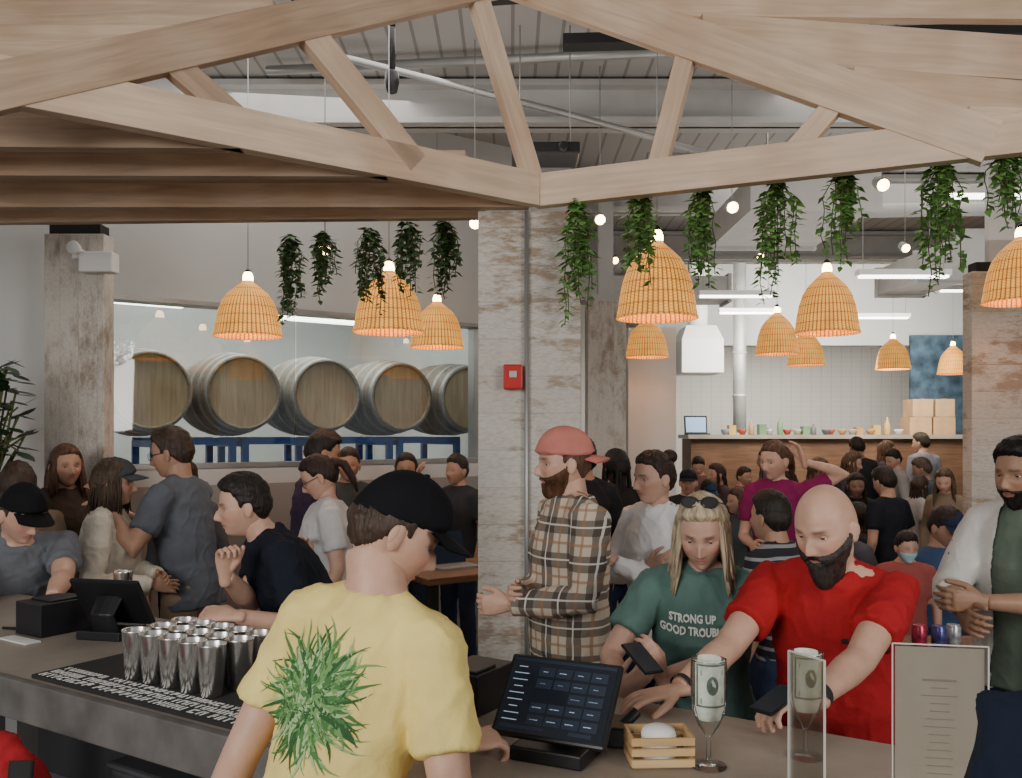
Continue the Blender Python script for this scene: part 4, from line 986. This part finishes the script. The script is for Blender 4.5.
for x,y,w,h_ in((-.003,.004,.036,.008),(.010,.011,.020,.010),(-.014,.010,.014,.008)):
    b0=len(vs); n=6
    for i in range(n+1):
        for j in(0,1): vs.append((x-w/2+w*i/n,y+(j-.5)*h_))
    fs+=[(b0+2*i,b0+2*i+2,b0+2*i+3,b0+2*i+1) for i in range(n)]
v1,f1=text_geo('PA',.012); b0=len(vs); vs+=[(p.x,p.y-.022) for p in v1]; fs+=[tuple(i+b0 for i in f) for f in f1]
decal(RM,vs,fs,[m_ink],0,RM['T'](.365,.0,0)-RM['rt']*.062,-RM['rt'],RM['u'],'chest_logo',off=.005,dist=.17)
def phone(p,R,label):
    mb=MB(); mb.box((0,0,0),(.062,.008,.122),R); o=mb.obj('phone',m_black,loc=p,smooth=False,bev=.004); top(o,label,'phone'); MB().box(R@V((0,-.0045,0)),(.057,.0006,.113),R).obj('screen',m_screen,o,smooth=False); return o
phone(W(776,700,1.99),Matrix.Rotation(-.9,3,'Z')@Matrix.Rotation(-1.3,3,'X'),'black phone held in one hand')
def band(info,sgn,t,r,mat,name,w=.008):
    e,wr=info['AR'][sgn]; c=e.lerp(wr,t); d=(wr-e).normalized(); mb=MB(); mb.tube([c-d*w,c+d*w],r,18,cap=False); mb.obj(name,mat,info['body']); 
band(RM,1,.93,.030,m_blk2,'wristband'); band(RM,-1,.9,.032,m_blk2,'watch_strap',w=.012)
BW=person('blonde person in a green slogan tee reading a phone',(.600,2.82),168,h=1.60,lean=13,yaw=-6,pitch=20,fem=True,build=1.10,rh=W(622,690,2.44),lh=W(664,676,2.44),re=(-.7,.1,-.8),le=(.4,.2,-.9),
   rn=(.3,.3,.5),rd=(.5,-.3,.5),rc=[.6,.6,.65,.7,.5],ln=(-.6,.4,.5),ld=(-.4,-.2,.8),lc=[.55,.6,.65,.7,.5],shirt=(.11,.20,.175),skin=(.60,.36,.27),hair='long',hcol=(.48,.38,.25),hl=.17,glasses='up',lod=2)
phone(W(642,658,2.37),Matrix.Rotation(.5,3,'Z')@Matrix.Rotation(-1.1,3,'X'),'phone held with both hands')
v1,f1=text_geo('STRONG UP',.031,bold=.040); v2,f2=text_geo('GOOD TROUBLE',.031,bold=.040); vs=[(p.x*.80,p.y+.015) for p in v1]+[(p.x*.80,p.y-.019) for p in v2]; fs=f1+[tuple(i+len(v1) for i in f) for f in f2]
decal(BW,vs,fs,[m_inkw],0,BW['T'](.375,0,0)+BW['rt']*.030,-BW['rt'],BW['u'],'slogan_print',off=.008)
PM=person('bearded person in plaid flannel and backwards coral cap',(.235,3.48),108,h=1.78,yaw=-4,pitch=3,rh=W(520,592,3.36),lh=W(512,604,3.26),re=(.3,.6,-.9),le=(.6,-.4,-.9),rn=(.3,-.5,0),ln=(.2,.5,0),rc=.7,lc=.7,
   build=1.12,belly=.03,smat=m_plaid,sleeve='long',skin=PS,hair='crop',hcol=(.10,.05,.03),beard=.015,bcol=(.09,.04,.02),cap=(.58,.21,.17),capback=True,pants=m_chino,lod=2)
person('dark-haired person in loose white top with folded arms',(.655,4.0),132,h=1.69,yaw=-14,pitch=6,fem=True,build=1.06,rh=W(648,566,3.86),lh=W(614,562,3.82),re=(-.4,-.2,-1),le=(.6,.2,-1),rn=(0,1,0),ln=(0,1,0),shirt=(.76,.76,.77),sleeve='long',skin=LS,hair='bun',hcol=(.03,.017,.012),lod=2)
person('person in a magenta tee holding hand to forehead',(1.62,5.5),150,h=1.72,yaw=-25,pitch=10,fem=True,lh=W(805,462,5.35),le=(1,0,-.2),rh=W(752,545,5.3),ln=(-1,0,0),ld=(-.3,0,1),shirt=(.22,.014,.09),skin=PS,hair='pony',hcol=(.10,.05,.03),lod=1)
person('dark-haired person in open white shirt over green tee',(1.83,3.2),128,h=1.75,yaw=-10,pitch=6,rh=W(962,612,2.98),lh=W(985,602,2.92),re=(-.5,.3,-.9),le=(.5,-.4,-.9),rn=(.4,.3,0),ln=(0,.5,0),rc=.6,lc=.6,build=.94,
   shirt=(.13,.17,.13),skin=(.36,.205,.13),hair='short',hcol=(.008,.006,.006),beard=.006,over=(FAB((.64,.62,.58),'linen_cloth'),'roll'),lod=2)
person('person in glasses and a grey polo embracing a friend',(-1.62,4.53),80,h=1.80,lean=7,yaw=8,pitch=12,rh=W(118,512,4.6),lh=W(108,506,4.3),re=(0,.3,-1),le=(0,-.3,-.6),rn=(0,0,-1),ln=(0,0,-1),build=1.05,shirt=(.11,.12,.14),skin=TS,hair='short',hcol=(.05,.03,.02),glasses='on',pants=FAB((.30,.21,.14),'chino_cloth'),lod=2)
person('person in a cream sweater and dark cap greeting a friend',(-1.95,4.34),-78,h=1.64,yaw=0,pitch=2,fem=True,lh=W(158,575,4.3),rh=W(150,585,4.2),le=(-.2,.4,-1),re=(-.3,-.6,-.8),shirt=(.70,.64,.53),sleeve='long',skin=TS,hair='long',hcol=(.06,.035,.02),hl=.20,cap=(.05,.055,.06),lod=2,build=1.2)
person('person in black tee leaning on bar, hand to chin',(-.78,3.54),116,h=1.69,lean=30,yaw=-4,pitch=8,rh=W(226,576,3.22),lh=W(236,616,3.10),re=(.1,.1,-1),le=(.4,-.2,-1),rn=(.6,-.5,.1),ln=(.1,.5,-.8),rd=(-.02,-.1,.95),ld=(-.9,.1,.1),rc=1.15,lc=.5,build=1.12,shirt=(.012,.015,.024),skin=PS,hair='short',hcol=(.02,.014,.012),lod=2)
person('person in grey tee and black cap leaning on bar',(-2.22,3.98),-142,h=1.66,lean=36,yaw=22,pitch=26,lh=W(44,632,3.22),rh=W(-15,640,3.3),le=(.3,.3,-1),rn=(0,0,-1),ln=(0,0,-1),build=1.2,shirt=(.15,.16,.18),skin=PS,hair='crop',hcol=(.06,.04,.03),cap=(.008,.008,.01),lod=2,hs=1.06)
person('person with tied-back dark hair, glasses and white tee',(-.92,4.70),104,h=1.66,lean=6,yaw=-5,pitch=28,fem=True,build=1.25,rh=W(305,545,4.5),shirt=(.60,.59,.59),skin=PS,hair='pony',hcol=(.03,.015,.012),glasses='on',lod=1)
person('short-haired person in a dark maroon shirt turned away',(-1.14,5.15),-60,h=1.78,lean=4,yaw=-10,pitch=14,shirt=(.05,.03,.06),skin=TS,hair='short',hcol=(.02,.014,.01),lod=1)
person('person with curly brown hair in a dark olive coat',(-2.50,5.02),235,h=1.70,shirt=(.06,.045,.035),sleeve='long',skin=TS,hair='long',hcol=(.09,.045,.025),hl=.2,lod=1,yaw=-10)
person('person in a tan jacket with their back turned',(-2.46,4.48),20,h=1.62,shirt=(.14,.10,.07),sleeve='long',skin=TS,hair='long',hcol=(.05,.03,.02),hl=.25,lod=1)
person('person in a teal top at the high table',(-.75,6.45),185,h=1.62,fem=True,shirt=(.05,.18,.15),skin=TS,hair='long',hcol=(.03,.02,.015),hl=.3,lod=0,rh=W(415,480,6.2),zoff=0)
person('person in a dark tee at the high table',(-1.12,6.2),190,h=1.66,shirt=(.05,.06,.06),skin=TS,hair='short',hcol=(.05,.03,.02),lod=0)
person('person in a black tee standing by the barrel room window',(-.38,6.65),140,h=1.60,shirt=(.04,.04,.045),skin=TS,hair='short',hcol=(.03,.02,.015),lod=0)
person('person in a grey hoodie behind the bar guests',(-1.95,5.4),170,h=1.6,shirt=(.10,.10,.11),sleeve='long',skin=TS,hair='short',hcol=(.03,.02,.015),lod=0)
person('dark-haired person in a black top standing by the column',(.42,5.2),25,h=1.74,shirt=(.02,.02,.024),sleeve='long',skin=TS,hair='short',hcol=(.01,.008,.008),lod=1)
person('dark-haired person with long hair standing behind others',(.68,5.7),20,h=1.66,fem=True,shirt=(.02,.02,.02),skin=TS,hair='long',hcol=(.012,.01,.008),hl=.35,lod=0)
person('person in a dark striped top beside the bar guests',(1.14,3.75),40,h=1.52,lean=6,smat=m_strp,skin=TS,hair='short',hcol=(.02,.015,.01),lod=1)
person('person in a navy shirt standing close to the bar',(.745,.93),-10,h=1.76,shirt=(.012,.018,.035),sleeve='short',skin=TS,hair='short',lod=2,rh=(1.0,.88,.9),lh=(.54,.92,.85),build=1.12)
CR=[(688,462,7.2,170,(.04,.04,.045),'short',(.02,.015,.01),0,(.02,.02,.025)),(706,474,7.6,190,(.25,.08,.07),'short',(.02,.015,.01),0,(.03,.05,.1)),(722,458,8.6,110,(.08,.06,.06),'long',(.04,.022,.015),1,None),
(738,462,9.2,240,(.18,.07,.07),'short',(.05,.03,.02),0,None),(742,482,6.6,100,(.07,.09,.1),'long',(.07,.04,.025),1,None),(790,445,9.5,60,(.03,.03,.03),'short',(.02,.01,.01),0,None),(812,452,8.4,260,(.25,.25,.27),'long',(.12,.07,.04),1,None),
(836,470,7.6,120,(.4,.33,.27),'short',(.06,.035,.02),0,None),(860,432,10.2,10,(.03,.03,.035),'short',(.02,.015,.01),0,None),(880,436,10.8,250,(.1,.08,.08),'long',(.16,.09,.05),1,None),(858,466,7.4,150,(.03,.03,.03),'long',(.03,.018,.01),1,None),
(889,460,6.4,30,(.014,.016,.024),'short',(.02,.015,.01),0,None),(930,452,8.6,90,(.07,.09,.09),'short',(.08,.05,.03),0,None),(948,462,7.4,130,(.25,.18,.12),'long',(.10,.055,.03),1,None),(914,470,8.0,280,(.4,.37,.35),'long',(.05,.03,.02),1,None),
(905,522,5.0,165,(.35,.09,.08),'short',(.02,.012,.01),0,None),(938,502,5.4,190,(.05,.09,.18),'short',(.02,.012,.01),0,(.02,.03,.07)),(765,425,12.6,180,(.03,.03,.03),'short',(.02,.01,.01),0,None),(800,432,12.8,170,(.5,.48,.45),'short',(.03,.02,.01),0,None),
(846,500,6.0,120,(.08,.08,.1),'short',(.05,.03,.02),0,None),(925,428,11.0,20,(.2,.2,.22),'short',(.03,.02,.01),0,None),(700,452,10.0,140,(.2,.1,.08),'short',(.03,.02,.01),0,None),(868,500,6.9,60,(.04,.04,.04),'long',(.03,.02,.012),1,None),
(770,446,10.6,100,(.12,.12,.14),'long',(.06,.035,.02),1,None),(845,446,9.0,230,(.05,.05,.06),'long',(.10,.055,.03),1,None),(902,444,9.8,80,(.3,.28,.26),'short',(.02,.015,.01),0,None)]
names=['dark tee','brick red top','brown top','maroon top','slate top','black top','grey top','tan shirt','black shirt','brown blouse','black blouse','black tee turned away','dark teal shirt','rust top','pale grey top','red top with a face mask','navy shirt and navy cap','black apron','pale kitchen top','charcoal top','grey shirt','rust shirt','black dress','slate blouse','dark jacket','light grey tee']
for i,(px,ty,d,fc,sc,hs_,hc,fm,cp) in enumerate(CR):
    ht=H-(ty-HY)/F*d; seated=ht<1.38
    child= i==15
    if child: h_=1.22; 
    elif seated: h_=ht/(1.75-.39)*1.75
    else: h_=ht/1.02
    x=(px-511)/F*d
    r=person('person in a '+names[i]+(' sitting' if seated and not child else ' standing'),(x,d),fc,h=h_,fem=bool(fm),shirt=sc,skin=random.choice((LS,TS,PS,(.34,.2,.14))),hair=hs_,hcol=hc,cap=cp,lod=0,sit=seated and not child,sleeve=random.choice(('short','long','short')),hl=.24,yaw=random.uniform(-35,35),pitch=random.uniform(0,26),lean=random.uniform(0,9))
    if seated and not child: stool(x,d,.50*h_/1.75)
    if child:
        hg=head_grid(24,28,False)
        v_,f_=shell(hg[0],hg[2],lambda p:min((p.y-.035)/.01,(-.025-p.z)/.01),.006,r['Mh'],r['k']); MB().add(v_,f_).obj('face_mask',FAB((.40,.62,.72),'mask_cloth'),r['body'])
print('people built',NP[0],time.time()-T0)
for x,y,c_ in((1.86,4.10,(.5,.05,.1)),(1.94,4.08,(.1,.1,.3)),(2.02,4.11,(.5,.5,.52))):
    mb=MB(); mb.lathe([(.026,0),(.033,.008),(.033,.11),(.027,.12),(.027,.122),(.001,.119)],20,capa=False); top(mb.obj('drink_can',MAT('printed_can',c_,.3,.5,var=.5,vs=40),loc=(x,y,.75)),'printed aluminium drink can on the small table','can',group='drink cans')
mb=MB(); mb.tube([(0,0,.006),(.13,-.03,.006)],.005,8); top(mb.obj('pen',m_black,loc=(-1.75,3.1,CT)),'black pen lying on the bar','pen')
mb=MB(); mb.box((0,0,.003),(.16,.05,.004),Rc); top(mb.obj('receipt_paper',m_inkw,loc=(-1.60,2.93,CT),smooth=False),'white receipt strip lying on the bar','receipt')
# ============================================================= LIGHT + CAMERA
def area(loc,tgt,size,e,col,sy=None):
    l=bpy.data.lights.new('unseen_light','AREA'); l.energy=e; l.color=col; l.size=size  # one name for window daylight and the added unseen fills
    if sy: l.shape='RECTANGLE'; l.size_y=sy
    o=bpy.data.objects.new('unseen_light',l); COL.objects.link(o); o.location=loc; o.rotation_euler=(V(tgt)-V(loc)).to_track_quat('-Z','Y').to_euler(); return o
area((-2.8,-2.0,2.7),(.3,2.6,1.3),2.4,165,(1,.98,.95),1.6)
area((3.6,-1.0,2.5),(.5,2.8,1.5),2.0,105,(1,.96,.91),1.5)
area((3.6,7.2,2.95),(3.6,7.2,4.2),4.5,44,(1,.97,.93),5)  # added uplight, unseen from below, brightens the hall ceiling
area((3.6,7.2,4.12),(3.6,7.2,0),3.5,75,(1,.95,.89),4)  # added lamp under the hall ceiling, boosts its fluorescent fixtures
area((4,11,3.0),(4,15,2.0),3.5,190,(1,.96,.88),2)  # added fill aimed at the kitchen wall, no fixture there
area((0,5.0,3.0),(0,5.0,4.2),3.2,14,(1,.97,.93),1.5)  # unseen fill thrown up at the ceiling beyond the canopy
area((-1.0,5.3,4.1),(-1.2,5.2,0),2.6,32,(1,.95,.90),1.4)  # added down-light to lift the left wall and window side
p=w0+wu*1.4-wn*2.2; area((p.x,p.y,4.0),(p.x,p.y,0),3,80,(.97,1,.98),2.5)  # added lamp backing up the barrel room fluorescents
p=w0+wu*1.2-wn*.35; q=w0+wu*1.2-wn*1.2; area((p.x,p.y,3.3),(q.x,q.y,1.9),2.2,36,(1,.98,.93),.3)  # unseen narrow fill added to lighten the barrels
wd=bpy.data.worlds.new('world'); bpy.context.scene.world=wd; wd.use_nodes=True; bg=wd.node_tree.nodes['Background']; bg.inputs[0].default_value=(.92,.95,1,1); bg.inputs[1].default_value=.33
cam=bpy.data.cameras.new('camera'); co=bpy.data.objects.new('camera',cam); COL.objects.link(co); co.location=(0,0,H); co.rotation_euler=(math.pi/2,0,0)
cam.sensor_width=36; cam.lens=F/1022*36; cam.shift_y=(HY-389)/1022; cam.clip_start=.05
bpy.context.scene.camera=co
print('total',time.time()-T0)
